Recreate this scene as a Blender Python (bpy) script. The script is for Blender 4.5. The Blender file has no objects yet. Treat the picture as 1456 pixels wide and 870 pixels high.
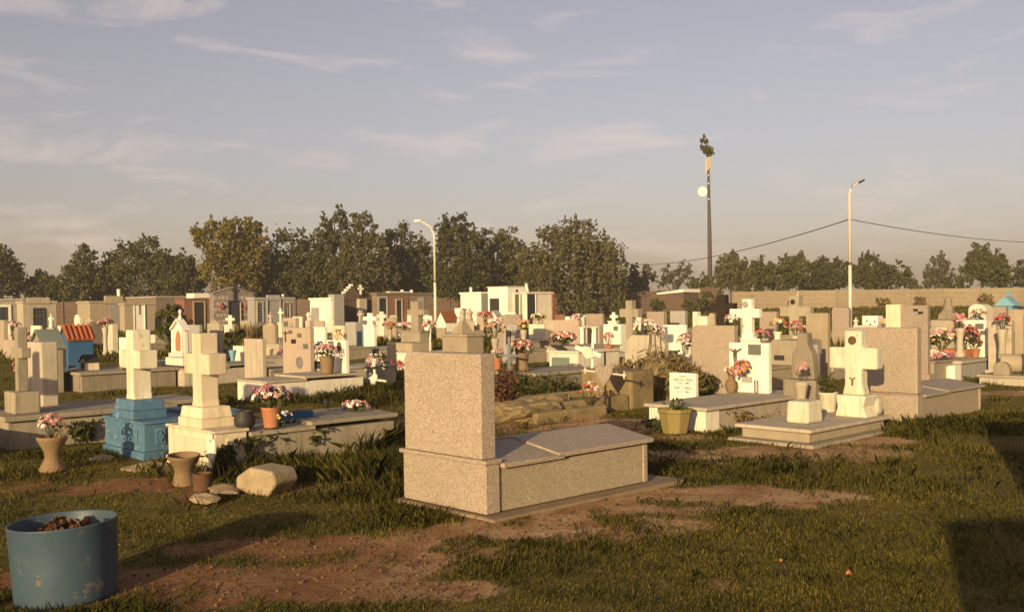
import bpy, bmesh, math, random
import numpy as np
from mathutils import Vector, Matrix, noise as mnoise

scene = bpy.context.scene
C = scene.collection
rad = math.radians
rnd = random.Random(7)
nr = np.random.default_rng(11)

# ------------------------------------------------------------------ camera
F, CX, CY, EYE = 1429.0, 728.0, 460.0, 1.55        # photograph pixels (1456 x 870), metres
PITCH, ROLL = math.atan(27 / 1429), rad(-0.75)
RC = Matrix.Rotation(math.pi / 2 - PITCH, 3, 'X') @ Matrix.Rotation(ROLL, 3, 'Z')
cam_d = bpy.data.cameras.new('camera')
cam = bpy.data.objects.new('camera', cam_d); C.objects.link(cam)
cam.location = (0, 0, EYE); cam.rotation_euler = RC.to_euler()
cam_d.sensor_width = 36; cam_d.lens = 36 * F / 1456
cam_d.shift_y = (CY - 435) / 1456
cam_d.clip_end = 5000; cam_d.clip_start = 0.05
scene.camera = cam

# ------------------------------------------------------------------ sun and sky
SUN_EL, SUN_AZ = rad(11.5), rad(21)                 # light travels forward and 21 degrees to the right
to_sun = Vector((-math.sin(SUN_AZ) * math.cos(SUN_EL), -math.cos(SUN_AZ) * math.cos(SUN_EL), math.sin(SUN_EL)))
sun_d = bpy.data.lights.new('sun', 'SUN'); sun = bpy.data.objects.new('sun', sun_d); C.objects.link(sun)
sun.rotation_euler = to_sun.to_track_quat('Z', 'Y').to_euler()
sun_d.energy = 4.9; sun_d.angle = rad(0.6); sun_d.color = (1.0, 0.755, 0.39)

world = bpy.data.worlds.new('World'); scene.world = world; world.use_nodes = True
wn = world.node_tree; wn.nodes.clear()
def wnode(t, **k):
    n = wn.nodes.new(t)
    for a, b in k.items(): setattr(n, a, b)
    return n
sky = wnode('ShaderNodeTexSky', sky_type='NISHITA', sun_disc=False, sun_elevation=SUN_EL,
            sun_rotation=math.pi + SUN_AZ, altitude=20, air_density=1.0, dust_density=1.6, ozone_density=1.6)
tint = wnode('ShaderNodeMix', data_type='RGBA', blend_type='MULTIPLY'); tint.inputs[0].default_value = 1
tint.inputs[7].default_value = (1.19, 0.97, 0.94, 1)
hsv = wnode('ShaderNodeHueSaturation'); hsv.inputs['Saturation'].default_value = 0.66
wn.links.new(sky.outputs[0], hsv.inputs['Color']); wn.links.new(hsv.outputs[0], tint.inputs[6])
tc = wnode('ShaderNodeTexCoord'); mp = wnode('ShaderNodeMapping'); mp.inputs['Scale'].default_value = (3.4, 3.4, 15.0)
mp.inputs['Location'].default_value = (0.62, 0.2, 0.35)
mp.inputs['Rotation'].default_value = (0, rad(9), 0)
wn.links.new(tc.outputs['Generated'], mp.inputs[0])
cn = wnode('ShaderNodeTexNoise'); cn.inputs['Scale'].default_value = 1.7; cn.inputs['Detail'].default_value = 7
cn.inputs['Roughness'].default_value = 0.6; cn.inputs['Distortion'].default_value = 0.5
wn.links.new(mp.outputs[0], cn.inputs['Vector'])
cr = wnode('ShaderNodeMapRange'); cr.inputs[1].default_value = 0.52; cr.inputs[2].default_value = 0.76
cr.inputs[3].default_value = 0; cr.inputs[4].default_value = 0.55
wn.links.new(cn.outputs[0], cr.inputs[0])
cm = wnode('ShaderNodeMix', data_type='RGBA'); cm.inputs[7].default_value = (8.0, 6.3, 5.5, 1)
wn.links.new(cr.outputs[0], cm.inputs[0]); wn.links.new(tint.outputs[2], cm.inputs[6])
bg = wnode('ShaderNodeBackground'); bg.inputs[1].default_value = 0.082
wo = wnode('ShaderNodeOutputWorld')
wn.links.new(cm.outputs[2], bg.inputs[0]); wn.links.new(bg.outputs[0], wo.inputs[0])
vs = scene.view_settings
vs.view_transform = 'Standard'; vs.look = 'None'; vs.gamma = 1; vs.exposure = 0.57; vs.use_curve_mapping = False
scene.render.engine = 'CYCLES'

# ------------------------------------------------------------------ pixel rays and terrain
def ss(a, b, v):
    t = np.clip((v - a) / (b - a), 0, 1); return t * t * (3 - 2 * t)
def gz(x, y): return 0.75 * ss(35, 105, y) * ss(2, 25, x)
def ray(px, py): return RC @ Vector(((px - CX) / F, -(py - CY) / F, -1))
def G(px, py):
    d = ray(px, py); k = (0 - EYE) / d.z
    for _ in range(6): k = (float(gz(d.x * k, d.y * k)) - EYE) / d.z
    return d.x * k, d.y * k
def dep(px, py): return G(px, py)[1]
TH = rad(43.5)
class Frame:
    """right front corner of a thing on the ground, in the column px at depth d; x runs along the grave, y to the left"""
    def __init__(s, px, d, py=490, th=TH):
        r = ray(px, py); s.x = r.x / r.y * d; s.y = d; s.th = th; s.px = px; s.py = py
        s.z = float(gz(s.x, s.y)); s.L = (math.cos(th), math.sin(th)); s.U = (-math.sin(th), math.cos(th))
    def _along(s, px, v):
        r = ray(px, s.py); t = r.x / r.y
        return (t * s.y - s.x) / (v[0] - t * v[1])
    def Y(s, px): return s._along(px, s.U)
    def X(s, px): return s._along(px, s.L)
    def Z(s, py, px=None):
        r = ray(px or s.px, py); return EYE + r.z / r.y * s.y - s.z
    def at(s, lx, ly, lz=0): return (s.x + lx * s.L[0] + ly * s.U[0], s.y + lx * s.L[1] + ly * s.U[1], s.z + lz)
    def thing(s, name, label, cat, group=None): return thing(name, label, cat, (s.x, s.y, s.z), s.th, group)

# ------------------------------------------------------------------ object helpers
def thing(name, label, cat, loc=(0, 0, 0), rz=0, group=None):
    o = bpy.data.objects.new(name, None); C.objects.link(o); o.empty_display_size = 0.1
    o.location = loc; o.rotation_euler = (0, 0, rz); o['label'] = label; o['category'] = cat
    if group: o['group'] = group
    return o
def tag(o, label, cat, group=None):
    o['label'] = label; o['category'] = cat
    if group: o['group'] = group
    return o
class MB:
    def __init__(s): s.v = []; s.f = []
    def add(s, vs_, fs):
        n = len(s.v); s.v += [tuple(p) for p in vs_]; s.f += [tuple(i + n for i in f) for f in fs]; return s
    def box(s, x0, x1, y0, y1, z0, z1, tx=0, ty=0):
        return s.add([(x0, y0, z0), (x1, y0, z0), (x1, y1, z0), (x0, y1, z0), (x0 + tx, y0 + ty, z1), (x1 - tx, y0 + ty, z1), (x1 - tx, y1 - ty, z1), (x0 + tx, y1 - ty, z1)],
                     [(0, 3, 2, 1), (4, 5, 6, 7), (0, 1, 5, 4), (1, 2, 6, 5), (2, 3, 7, 6), (3, 0, 4, 7)])
    def prism(s, prof, a0, a1, axis='x'):
        n = len(prof)
        P = (lambda a, p: (a, p[0], p[1])) if axis == 'x' else ((lambda a, p: (p[0], a, p[1])) if axis == 'y' else (lambda a, p: (p[0], p[1], a)))
        return s.add([P(a0, p) for p in prof] + [P(a1, p) for p in prof],
                     [tuple(range(n))[::-1], tuple(range(n, 2 * n))] + [(i, (i + 1) % n, n + (i + 1) % n, n + i) for i in range(n)])
    def lathe(s, cx, cy, prof, n=16, ph=0.0, cap=True):
        m = len(prof); vv = []
        for r, z in prof:
            for i in range(n):
                a = ph + 2 * math.pi * i / n; vv.append((cx + r * math.cos(a), cy + r * math.sin(a), z))
        ff = [(j * n + i, j * n + (i + 1) % n, (j + 1) * n + (i + 1) % n, (j + 1) * n + i) for j in range(m - 1) for i in range(n)]
        if cap: ff += [tuple(range(n))[::-1], tuple(range((m - 1) * n, m * n))]
        return s.add(vv, ff)
    def tube(s, pts, radii, n=6):
        pts = [Vector(p) for p in pts]; vv = []
        if not hasattr(radii, '__len__'): radii = [radii] * len(pts)
        for i, p in enumerate(pts):
            t = (pts[min(i + 1, len(pts) - 1)] - pts[max(i - 1, 0)]).normalized()
            a = t.cross(Vector((0, 0, 1)) if abs(t.z) < 0.9 else Vector((1, 0, 0))).normalized(); b = t.cross(a)
            for k in range(n):
                q = 2 * math.pi * k / n; vv.append(p + (a * math.cos(q) + b * math.sin(q)) * radii[i])
        m = len(pts)
        ff = [(j * n + i, j * n + (i + 1) % n, (j + 1) * n + (i + 1) % n, (j + 1) * n + i) for j in range(m - 1) for i in range(n)]
        return s.add(vv, ff + [tuple(range(n))[::-1], tuple(range((m - 1) * n, m * n))])
    def rock(s, c, r, seed=0, sub=2, amp=0.25, flat=None):
        bm = bmesh.new(); bmesh.ops.create_icosphere(bm, subdivisions=sub, radius=1)
        vv = []
        for v in bm.verts:
            k = 1 + amp * mnoise.noise(v.co * 1.3 + Vector((seed * 3.1, seed, 0))) + amp * .5 * mnoise.noise(v.co * 3.1 + Vector((seed, 0, 9))) + amp * .4 * mnoise.noise(v.co * 7.3 + Vector((3, seed, 1)))
            z = v.co.z * k * r[2]
            if flat is not None and z < -flat * r[2]: z = -flat * r[2]
            vv.append((c[0] + v.co.x * k * r[0], c[1] + v.co.y * k * r[1], c[2] + z))
        ff = [tuple(v.index for v in f.verts) for f in bm.faces]; bm.free()
        return s.add(vv, ff)
    def rot(s, ang, c=(0, 0, 0), axis='X'):
        m = Matrix.Translation(c) @ Matrix.Rotation(ang, 4, axis) @ Matrix.Translation([-q for q in c])
        s.v = [tuple(m @ Vector(p)) for p in s.v]; return s
    def move(s, d): s.v = [(p[0] + d[0], p[1] + d[1], p[2] + d[2]) for p in s.v]; return s
    def build(s, name, mat, parent=None, bevel=0.0, smooth=False):
        me = bpy.data.meshes.new(name); me.from_pydata(s.v, [], s.f); me.update()
        bm = bmesh.new(); bm.from_mesh(me); bmesh.ops.recalc_face_normals(bm, faces=bm.faces); bm.to_mesh(me); bm.free()
        me.materials.append(mat)
        if smooth: me.polygons.foreach_set('use_smooth', [True] * len(me.polygons))
        o = bpy.data.objects.new(name, me); C.objects.link(o)
        if parent: o.parent = parent
        if bevel:
            b = o.modifiers.new('bevel', 'BEVEL'); b.width = bevel; b.segments = 2; b.limit_method = 'ANGLE'; b.angle_limit = rad(40)
        return o
def box_part(name, mat, parent, *a, bevel=0.006): return MB().box(*a).build(name, mat, parent, bevel)
def np_mesh(name, verts, faces_n, k, mat, parent=None):
    """verts (N,3), every face has k corners in order"""
    me = bpy.data.meshes.new(name); n = len(verts); m = faces_n
    me.vertices.add(n); me.vertices.foreach_set('co', np.ascontiguousarray(verts, dtype=np.float32).ravel())
    me.loops.add(m * k); me.loops.foreach_set('vertex_index', np.arange(m * k, dtype=np.int32))
    me.polygons.add(m); me.polygons.foreach_set('loop_start', np.arange(0, m * k, k, dtype=np.int32))
    me.update(calc_edges=True); me.materials.append(mat)
    o = bpy.data.objects.new(name, me); C.objects.link(o)
    if parent: o.parent = parent
    return o

# ------------------------------------------------------------------ materials
def nt_new(name):
    m = bpy.data.materials.new(name); m.use_nodes = True; t = m.node_tree
    return m, t, t.nodes['Principled BSDF']
def nd(t, ty, ins=None, **k):
    n = t.nodes.new(ty)
    for a, b in k.items(): setattr(n, a, b)
    for a, b in (ins or {}).items(): n.inputs[a].default_value = b
    return n
def c4(c): return (c[0], c[1], c[2], 1)
def surf(name, col, col2=None, scale=3.0, mix=0.6, stain=None, stain_amt=0.5, streak=False, speck=None, speck_scale=130.0,
         bump=0.25, bump_scale=30.0, rough=0.85, objvar=0.12, metal=0.0, lichen=None):
    """weathered stone, plaster or paint: two mottled colours, drip stains, aggregate specks, fine bump"""
    m, t, b = nt_new(name); L = t.links.new
    tcn = nd(t, 'ShaderNodeTexCoord'); oi = nd(t, 'ShaderNodeObjectInfo')
    off = nd(t, 'ShaderNodeVectorMath', operation='ADD'); sc = nd(t, 'ShaderNodeMath', {1: 37.0}, operation='MULTIPLY')
    L(oi.outputs['Random'], sc.inputs[0]); L(tcn.outputs['Object'], off.inputs[0]); L(sc.outputs[0], off.inputs[1])
    col2 = col2 or tuple(c * 0.72 for c in col)
    n1 = nd(t, 'ShaderNodeTexNoise', {'Scale': scale, 'Detail': 8.0, 'Roughness': 0.62}); L(off.outputs[0], n1.inputs['Vector'])
    r1 = nd(t, 'ShaderNodeMapRange', {1: 0.35, 2: 0.68, 3: 0.0, 4: mix}); L(n1.outputs[0], r1.inputs[0])
    mx = nd(t, 'ShaderNodeMix', {6: c4(col), 7: c4(col2)}, data_type='RGBA'); L(r1.outputs[0], mx.inputs[0])
    cur = mx.outputs[2]
    if speck:
        for i, (sc_, thr, cc, am) in enumerate(speck):
            vn = nd(t, 'ShaderNodeTexVoronoi', {'Scale': sc_}); L(off.outputs[0], vn.inputs['Vector'])
            sp = nd(t, 'ShaderNodeSeparateColor'); L(vn.outputs['Color'], sp.inputs[0])
            rr = nd(t, 'ShaderNodeMapRange', {1: thr, 2: thr + 0.05, 3: 0.0, 4: am}); L(sp.outputs[i % 3], rr.inputs[0])
            mm = nd(t, 'ShaderNodeMix', {7: c4(cc)}, data_type='RGBA'); L(rr.outputs[0], mm.inputs[0]); L(cur, mm.inputs[6]); cur = mm.outputs[2]
    if stain:
        mpn = nd(t, 'ShaderNodeMapping', {'Scale': (5, 5, 0.5) if streak else (1.3, 1.3, 0.9)}); L(off.outputs[0], mpn.inputs[0])
        n2 = nd(t, 'ShaderNodeTexNoise', {'Scale': 2.2, 'Detail': 9.0, 'Roughness': 0.7}); L(mpn.outputs[0], n2.inputs['Vector'])
        r2 = nd(t, 'ShaderNodeMapRange', {1: 0.48, 2: 0.72, 3: 0.0, 4: stain_amt}); L(n2.outputs[0], r2.inputs[0])
        m2 = nd(t, 'ShaderNodeMix', {7: c4(stain)}, data_type='RGBA'); L(r2.outputs[0], m2.inputs[0]); L(cur, m2.inputs[6]); cur = m2.outputs[2]
    if lichen:
        n3 = nd(t, 'ShaderNodeTexNoise', {'Scale': 9.0, 'Detail': 6.0, 'Roughness': 0.75}); L(off.outputs[0], n3.inputs['Vector'])
        r3 = nd(t, 'ShaderNodeMapRange', {1: 0.58, 2: 0.66, 3: 0.0, 4: 0.8}); L(n3.outputs[0], r3.inputs[0])
        m3 = nd(t, 'ShaderNodeMix', {7: c4(lichen)}, data_type='RGBA'); L(r3.outputs[0], m3.inputs[0]); L(cur, m3.inputs[6]); cur = m3.outputs[2]
    hs = nd(t, 'ShaderNodeHueSaturation'); vr = nd(t, 'ShaderNodeMapRange', {3: 1 - objvar, 4: 1 + objvar * 0.6})
    L(oi.outputs['Random'], vr.inputs[0]); L(vr.outputs[0], hs.inputs['Value']); L(cur, hs.inputs['Color'])
    L(hs.outputs[0], b.inputs['Base Color'])
    nb = nd(t, 'ShaderNodeTexNoise', {'Scale': bump_scale, 'Detail': 6.0, 'Roughness': 0.65}); L(off.outputs[0], nb.inputs['Vector'])
    bp = nd(t, 'ShaderNodeBump', {'Strength': bump, 'Distance': 0.012}); L(nb.outputs[0], bp.inputs['Height']); L(bp.outputs[0], b.inputs['Normal'])
    b.inputs['Roughness'].default_value = rough; b.inputs['Metallic'].default_value = metal
    b.inputs['Specular IOR Level'].default_value = 0.3
    return m
def leafmat(name, a, b_, trans=0.3, rough=0.7, patch=None):
    m, t, b = nt_new(name); L = t.links.new
    g = nd(t, 'ShaderNodeNewGeometry'); oi = nd(t, 'ShaderNodeObjectInfo')
    mx = nd(t, 'ShaderNodeMix', {6: c4(a), 7: c4(b_)}, data_type='RGBA'); L(g.outputs['Random Per Island'], mx.inputs[0])
    if patch:                                          # broad drifts of another shade, as in an uneven lawn
        tcn = nd(t, 'ShaderNodeTexCoord'); pn = nd(t, 'ShaderNodeTexNoise', {'Scale': patch[0], 'Detail': 5.0, 'Roughness': .65}); L(tcn.outputs['Object'], pn.inputs['Vector'])
        pr_ = nd(t, 'ShaderNodeMapRange', {1: .42, 2: .62}); L(pn.outputs[0], pr_.inputs[0]); pm_ = nd(t, 'ShaderNodeMix', {7: c4(patch[1])}, data_type='RGBA', blend_type='MULTIPLY'); L(pr_.outputs[0], pm_.inputs[0]); L(mx.outputs[2], pm_.inputs[6]); mx = pm_
    hs = nd(t, 'ShaderNodeHueSaturation'); vr = nd(t, 'ShaderNodeMapRange', {3: 0.85, 4: 1.12}); L(oi.outputs['Random'], vr.inputs[0]); L(vr.outputs[0], hs.inputs['Value'])
    L(mx.outputs[2], hs.inputs['Color']); L(hs.outputs[0], b.inputs['Base Color']); b.inputs['Roughness'].default_value = rough
    b.inputs['Specular IOR Level'].default_value = 0.2
    tr = nd(t, 'ShaderNodeBsdfTranslucent'); L(hs.outputs[0], tr.inputs[0]); ms = nd(t, 'ShaderNodeMixShader', {0: trans})
    out = t.nodes['Material Output']; L(b.outputs[0], ms.inputs[1]); L(tr.outputs[0], ms.inputs[2]); L(ms.outputs[0], out.inputs[0])
    return m
def brickmat(name, c1, c2, mortar, scale=1.0, rw=0.26, rh=0.085, off=0.5):
    m, t, b = nt_new(name); L = t.links.new
    tcn = nd(t, 'ShaderNodeTexCoord'); sx = nd(t, 'ShaderNodeSeparateXYZ'); L(tcn.outputs['Object'], sx.inputs[0])
    ad = nd(t, 'ShaderNodeMath', operation='ADD'); L(sx.outputs[0], ad.inputs[0]); L(sx.outputs[1], ad.inputs[1])
    cb = nd(t, 'ShaderNodeCombineXYZ'); L(ad.outputs[0], cb.inputs[0]); L(sx.outputs[2], cb.inputs[1])
    br = nd(t, 'ShaderNodeTexBrick', {'Color1': c4(c1), 'Color2': c4(c2), 'Mortar': c4(mortar), 'Scale': scale, 'Mortar Size': 0.012, 'Brick Width': rw, 'Row Height': rh}, offset=off)
    L(cb.outputs[0], br.inputs['Vector'])
    n = nd(t, 'ShaderNodeTexNoise', {'Scale': 4.0, 'Detail': 8.0}); mx = nd(t, 'ShaderNodeMix', {0: 0.35}, data_type='RGBA', blend_type='MULTIPLY')
    L(tcn.outputs['Object'], n.inputs['Vector']); L(br.outputs[0], mx.inputs[6]); L(n.outputs[0], mx.inputs[7]); L(mx.outputs[2], b.inputs['Base Color'])
    bp = nd(t, 'ShaderNodeBump', {'Strength': 0.5, 'Distance': 0.02}); L(br.outputs['Fac'], bp.inputs['Height']); bp.invert = True; L(bp.outputs[0], b.inputs['Normal'])
    b.inputs['Roughness'].default_value = 0.9
    return m
def plain(name, col, rough=0.6, metal=0.0, var=0.1): return surf(name, col, tuple(c * 0.75 for c in col), scale=8, mix=0.5, bump=0.1, rough=rough, metal=metal, objvar=var)

SPECK = [(150.0, 0.72, (0.52, 0.44, 0.34), 0.65), (190.0, 0.72, (0.14, 0.10, 0.07), 0.7), (130.0, 0.86, (0.28, 0.17, 0.12), 0.6)]
M = {}
M['granite'] = surf('granite', (0.35, 0.28, 0.222), (0.29, 0.232, 0.18), speck=SPECK, stain=(0.27, 0.23, 0.14), stain_amt=0.3, bump=0.12, rough=0.6, objvar=0.05)
M['granite_box'] = surf('granite_box', (0.33, 0.275, 0.195), (0.27, 0.225, 0.155), speck=SPECK, stain=(0.26, 0.22, 0.13), stain_amt=0.5, bump=0.15, rough=0.7, objvar=0.05)
M['pink_granite'] = surf('pink_granite', (0.335, 0.27, 0.22), (0.26, 0.21, 0.17), speck=SPECK, stain=(0.2, 0.17, 0.14), stain_amt=0.25, rough=0.55)
M['concrete'] = surf('concrete', (0.33, 0.28, 0.21), (0.23, 0.19, 0.14), stain=(0.12, 0.1, 0.065), stain_amt=0.65, streak=True, lichen=(0.3, 0.29, 0.17))
M['dark_concrete'] = surf('dark_concrete', (0.25, 0.21, 0.16), (0.17, 0.14, 0.1), stain=(0.09, 0.075, 0.05), stain_amt=0.6, streak=True, lichen=(0.2, 0.18, 0.09))
M['pale_concrete'] = surf('pale_concrete', (0.43, 0.37, 0.29), (0.33, 0.28, 0.215), stain=(0.17, 0.14, 0.09), stain_amt=0.55, streak=True)
M['brown_concrete'] = surf('brown_concrete', (0.27, 0.2, 0.1), (0.17, 0.12, 0.06), stain=(0.085, 0.065, 0.03), stain_amt=0.7, bump=0.9, lichen=(0.25, 0.2, 0.1))
M['white'] = surf('white', (0.70, 0.64, 0.53), (0.56, 0.5, 0.4), scale=2, stain=(0.28, 0.23, 0.15), stain_amt=0.55, streak=True, bump=0.15, rough=0.7)
M['clean_white'] = surf('clean_white', (0.76, 0.72, 0.63), (0.67, 0.62, 0.52), scale=2, stain=(0.5, 0.45, 0.36), stain_amt=0.3, streak=True, bump=0.08, rough=0.6, objvar=0.05)
M['cream'] = surf('cream', (0.66, 0.56, 0.41), (0.55, 0.45, 0.31), scale=2, stain=(0.28, 0.235, 0.11), stain_amt=0.6, streak=True, bump=0.15, rough=0.75)
M['mossy_white'] = surf('mossy_white', (0.66, 0.61, 0.48), (0.5, 0.45, 0.32), scale=3, stain=(0.27, 0.24, 0.12), stain_amt=0.7, streak=True, bump=0.3, lichen=(0.4, 0.36, 0.2))
M['pink'] = surf('pink', (0.44, 0.345, 0.27), (0.35, 0.27, 0.21), stain=(0.28, 0.22, 0.17), stain_amt=0.4, streak=True)
M['tan'] = surf('tan', (0.37, 0.3, 0.215), (0.27, 0.215, 0.15), stain=(0.2, 0.16, 0.1), stain_amt=0.4, streak=True)
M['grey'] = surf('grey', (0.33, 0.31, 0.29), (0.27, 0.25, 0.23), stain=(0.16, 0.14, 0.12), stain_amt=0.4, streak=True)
M['brownstone'] = surf('brownstone', (0.2, 0.15, 0.11), (0.15, 0.11, 0.08), stain=(0.09, 0.07, 0.05), stain_amt=0.5)
M['marble'] = surf('marble', (0.55, 0.47, 0.38), (0.36, 0.28, 0.2), scale=4, mix=0.9, bump=0.03, rough=0.35)
M['blue'] = surf('blue', (0.07, 0.155, 0.25), (0.05, 0.115, 0.19), scale=4, stain=(0.25, 0.3, 0.3), stain_amt=0.35, streak=True, bump=0.2, rough=0.55, lichen=(0.4, 0.4, 0.36), objvar=0.05)
M['blue_wall'] = surf('blue_wall', (0.04, 0.12, 0.26), (0.03, 0.09, 0.2), stain=(0.1, 0.12, 0.15), stain_amt=0.4)
M['sky_blue'] = surf('sky_blue', (0.17, 0.34, 0.42), (0.12, 0.27, 0.35), stain=(0.3, 0.34, 0.34), stain_amt=0.3)
M['grey_green'] = surf('grey_green', (0.17, 0.2, 0.17), (0.13, 0.15, 0.13), stain=(0.1, 0.1, 0.08), stain_amt=0.4)
M['bin'] = surf('bin', (0.05, 0.082, 0.115), (0.035, 0.06, 0.088), scale=3, stain=(0.06, 0.065, 0.07), stain_amt=0.6, bump=0.15, rough=0.45, lichen=(0.2, 0.15, 0.1), objvar=0.0)
M['rust'] = surf('rust', (0.12, 0.06, 0.03), (0.07, 0.035, 0.02), rough=0.9)
M['terracotta'] = surf('terracotta', (0.42, 0.165, 0.075), (0.33, 0.13, 0.06), stain=(0.45, 0.3, 0.2), stain_amt=0.35, bump=0.15)
M['clay'] = surf('clay', (0.235, 0.155, 0.085), (0.165, 0.105, 0.055), stain=(0.09, 0.06, 0.035), stain_amt=0.65, bump=0.5)
M['rough_stone'] = surf('rough_stone', (0.36, 0.285, 0.19), (0.24, 0.17, 0.095), scale=6, mix=0.9, stain=(0.12, 0.08, 0.04), stain_amt=0.75, bump=0.8, lichen=(0.42, 0.37, 0.27))
M['soil_concrete'] = surf('soil_concrete', (0.27, 0.195, 0.125), (0.19, 0.13, 0.08), scale=5, stain=(0.14, 0.09, 0.05), stain_amt=0.7, bump=0.5)
M['olive_pot'] = surf('olive_pot', (0.26, 0.2, 0.07), (0.19, 0.145, 0.05), stain=(0.12, 0.1, 0.04), stain_amt=0.5, streak=True)
M['roof_tile'] = surf('roof_tile', (0.45, 0.12, 0.05), (0.33, 0.09, 0.04), stain=(0.15, 0.07, 0.04), stain_amt=0.4)
M['roof_red'] = surf('roof_red', (0.27, 0.09, 0.035), (0.2, 0.065, 0.03))
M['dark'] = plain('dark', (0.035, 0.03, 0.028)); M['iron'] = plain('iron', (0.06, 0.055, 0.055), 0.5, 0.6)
M['grey_metal'] = plain('grey_metal', (0.3, 0.3, 0.31), 0.45, 0.5); M['bronze'] = plain('bronze', (0.16, 0.12, 0.07), 0.5, 0.5)
M['plaque'] = plain('plaque', (0.16, 0.16, 0.13), 0.4, 0.2); M['black_plaque'] = plain('black_plaque', (0.03, 0.028, 0.03), 0.3)
M['glass'] = plain('glass', (0.05, 0.055, 0.06), 0.12, 0, 0.0)
M['green_door'] = plain('green_door', (0.12, 0.2, 0.11), 0.5); M['blue_door'] = plain('blue_door', (0.035, 0.075, 0.13), 0.5)
M['wood'] = surf('wood', (0.2, 0.13, 0.07), (0.13, 0.08, 0.045), streak=True, stain=(0.08, 0.06, 0.04))
M['dark_wood'] = surf('dark_wood', (0.028, 0.017, 0.012), (0.018, 0.012, 0.009), bump=0.4)
M['pole'] = surf('pole', (0.62, 0.55, 0.44), (0.52, 0.45, 0.35), stain=(0.35, 0.24, 0.15), stain_amt=0.3, streak=True, objvar=0)
M['mast'] = plain('mast', (0.085, 0.06, 0.055), 0.7); M['cable'] = plain('cable', (0.08, 0.07, 0.07), 0.7)
M['brick'] = brickmat('brick', (0.3, 0.1, 0.05), (0.24, 0.085, 0.05), (0.22, 0.17, 0.13))
M['brown_brick'] = brickmat('brown_brick', (0.16, 0.085, 0.055), (0.12, 0.065, 0.05), (0.1, 0.075, 0.06))
M['mosaic'] = brickmat('mosaic', (0.2, 0.17, 0.165), (0.27, 0.235, 0.22), (0.34, 0.29, 0.26), rw=0.4, rh=0.3)
M['panel'] = surf('panel', (0.135, 0.088, 0.062), (0.10, 0.066, 0.047), stain=(0.07, 0.055, 0.038), stain_amt=0.5, streak=True)
M['wall'] = surf('wall', (0.26, 0.205, 0.14), (0.2, 0.155, 0.1), stain=(0.12, 0.1, 0.06), stain_amt=0.5, streak=True)
for k, c in dict(pink=(0.62, 0.33, 0.31), red=(0.42, 0.07, 0.06), white=(0.75, 0.7, 0.62), yellow=(0.65, 0.45, 0.1), orange=(0.55, 0.2, 0.06), purple=(0.36, 0.16, 0.3), rose=(0.52, 0.19, 0.19), blue=(0.1, 0.2, 0.4)).items():
    M['f_' + k] = leafmat('flower_' + k, tuple(v * 0.85 for v in c), tuple(min(1, v * 1.15) for v in c), 0.2)
M['leaf'] = leafmat('leaf', (0.045, 0.055, 0.015), (0.10, 0.10, 0.03))
M['tree_dark'] = leafmat('tree_dark', (0.048, 0.05, 0.016), (0.105, 0.096, 0.032), 0.25)
M['tree_olive'] = leafmat('tree_olive', (0.07, 0.066, 0.025), (0.14, 0.12, 0.047), 0.3)
M['tree_yellow'] = leafmat('tree_yellow', (0.13, 0.11, 0.02), (0.24, 0.19, 0.04), 0.35)
M['tree_grey'] = leafmat('tree_grey', (0.07, 0.068, 0.04), (0.12, 0.11, 0.065), 0.2)
M['tree_green'] = leafmat('tree_green', (0.06, 0.065, 0.017), (0.125, 0.118, 0.033), 0.28)
M['ivy'] = leafmat('ivy', (0.05, 0.055, 0.015), (0.10, 0.09, 0.03), 0.2)
M['dry'] = leafmat('dry', (0.2, 0.14, 0.06), (0.34, 0.25, 0.12), 0.2)
M['vine'] = leafmat('vine', (0.13, 0.09, 0.035), (0.23, 0.17, 0.075), 0.2)
M['dead_leaf'] = leafmat('dead_leaf', (0.07, 0.03, 0.015), (0.16, 0.08, 0.04), 0.2)
M['bark'] = surf('bark', (0.11, 0.085, 0.06), (0.06, 0.045, 0.03), streak=True, stain=(0.04, 0.03, 0.02), bump=0.7)
M['grass'] = leafmat('grass', (0.068, 0.066, 0.009), (0.23, 0.18, 0.03), 0.35, patch=(1.1, (0.45, 0.55, 0.5)))
M['tuft'] = leafmat('tuft', (0.055, 0.057, 0.009), (0.17, 0.142, 0.026), 0.3, patch=(1.4, (0.5, 0.55, 0.5)))
M['soil'] = surf('soil', (0.2, 0.115, 0.06), (0.13, 0.075, 0.04), bump=0.8)
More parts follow.
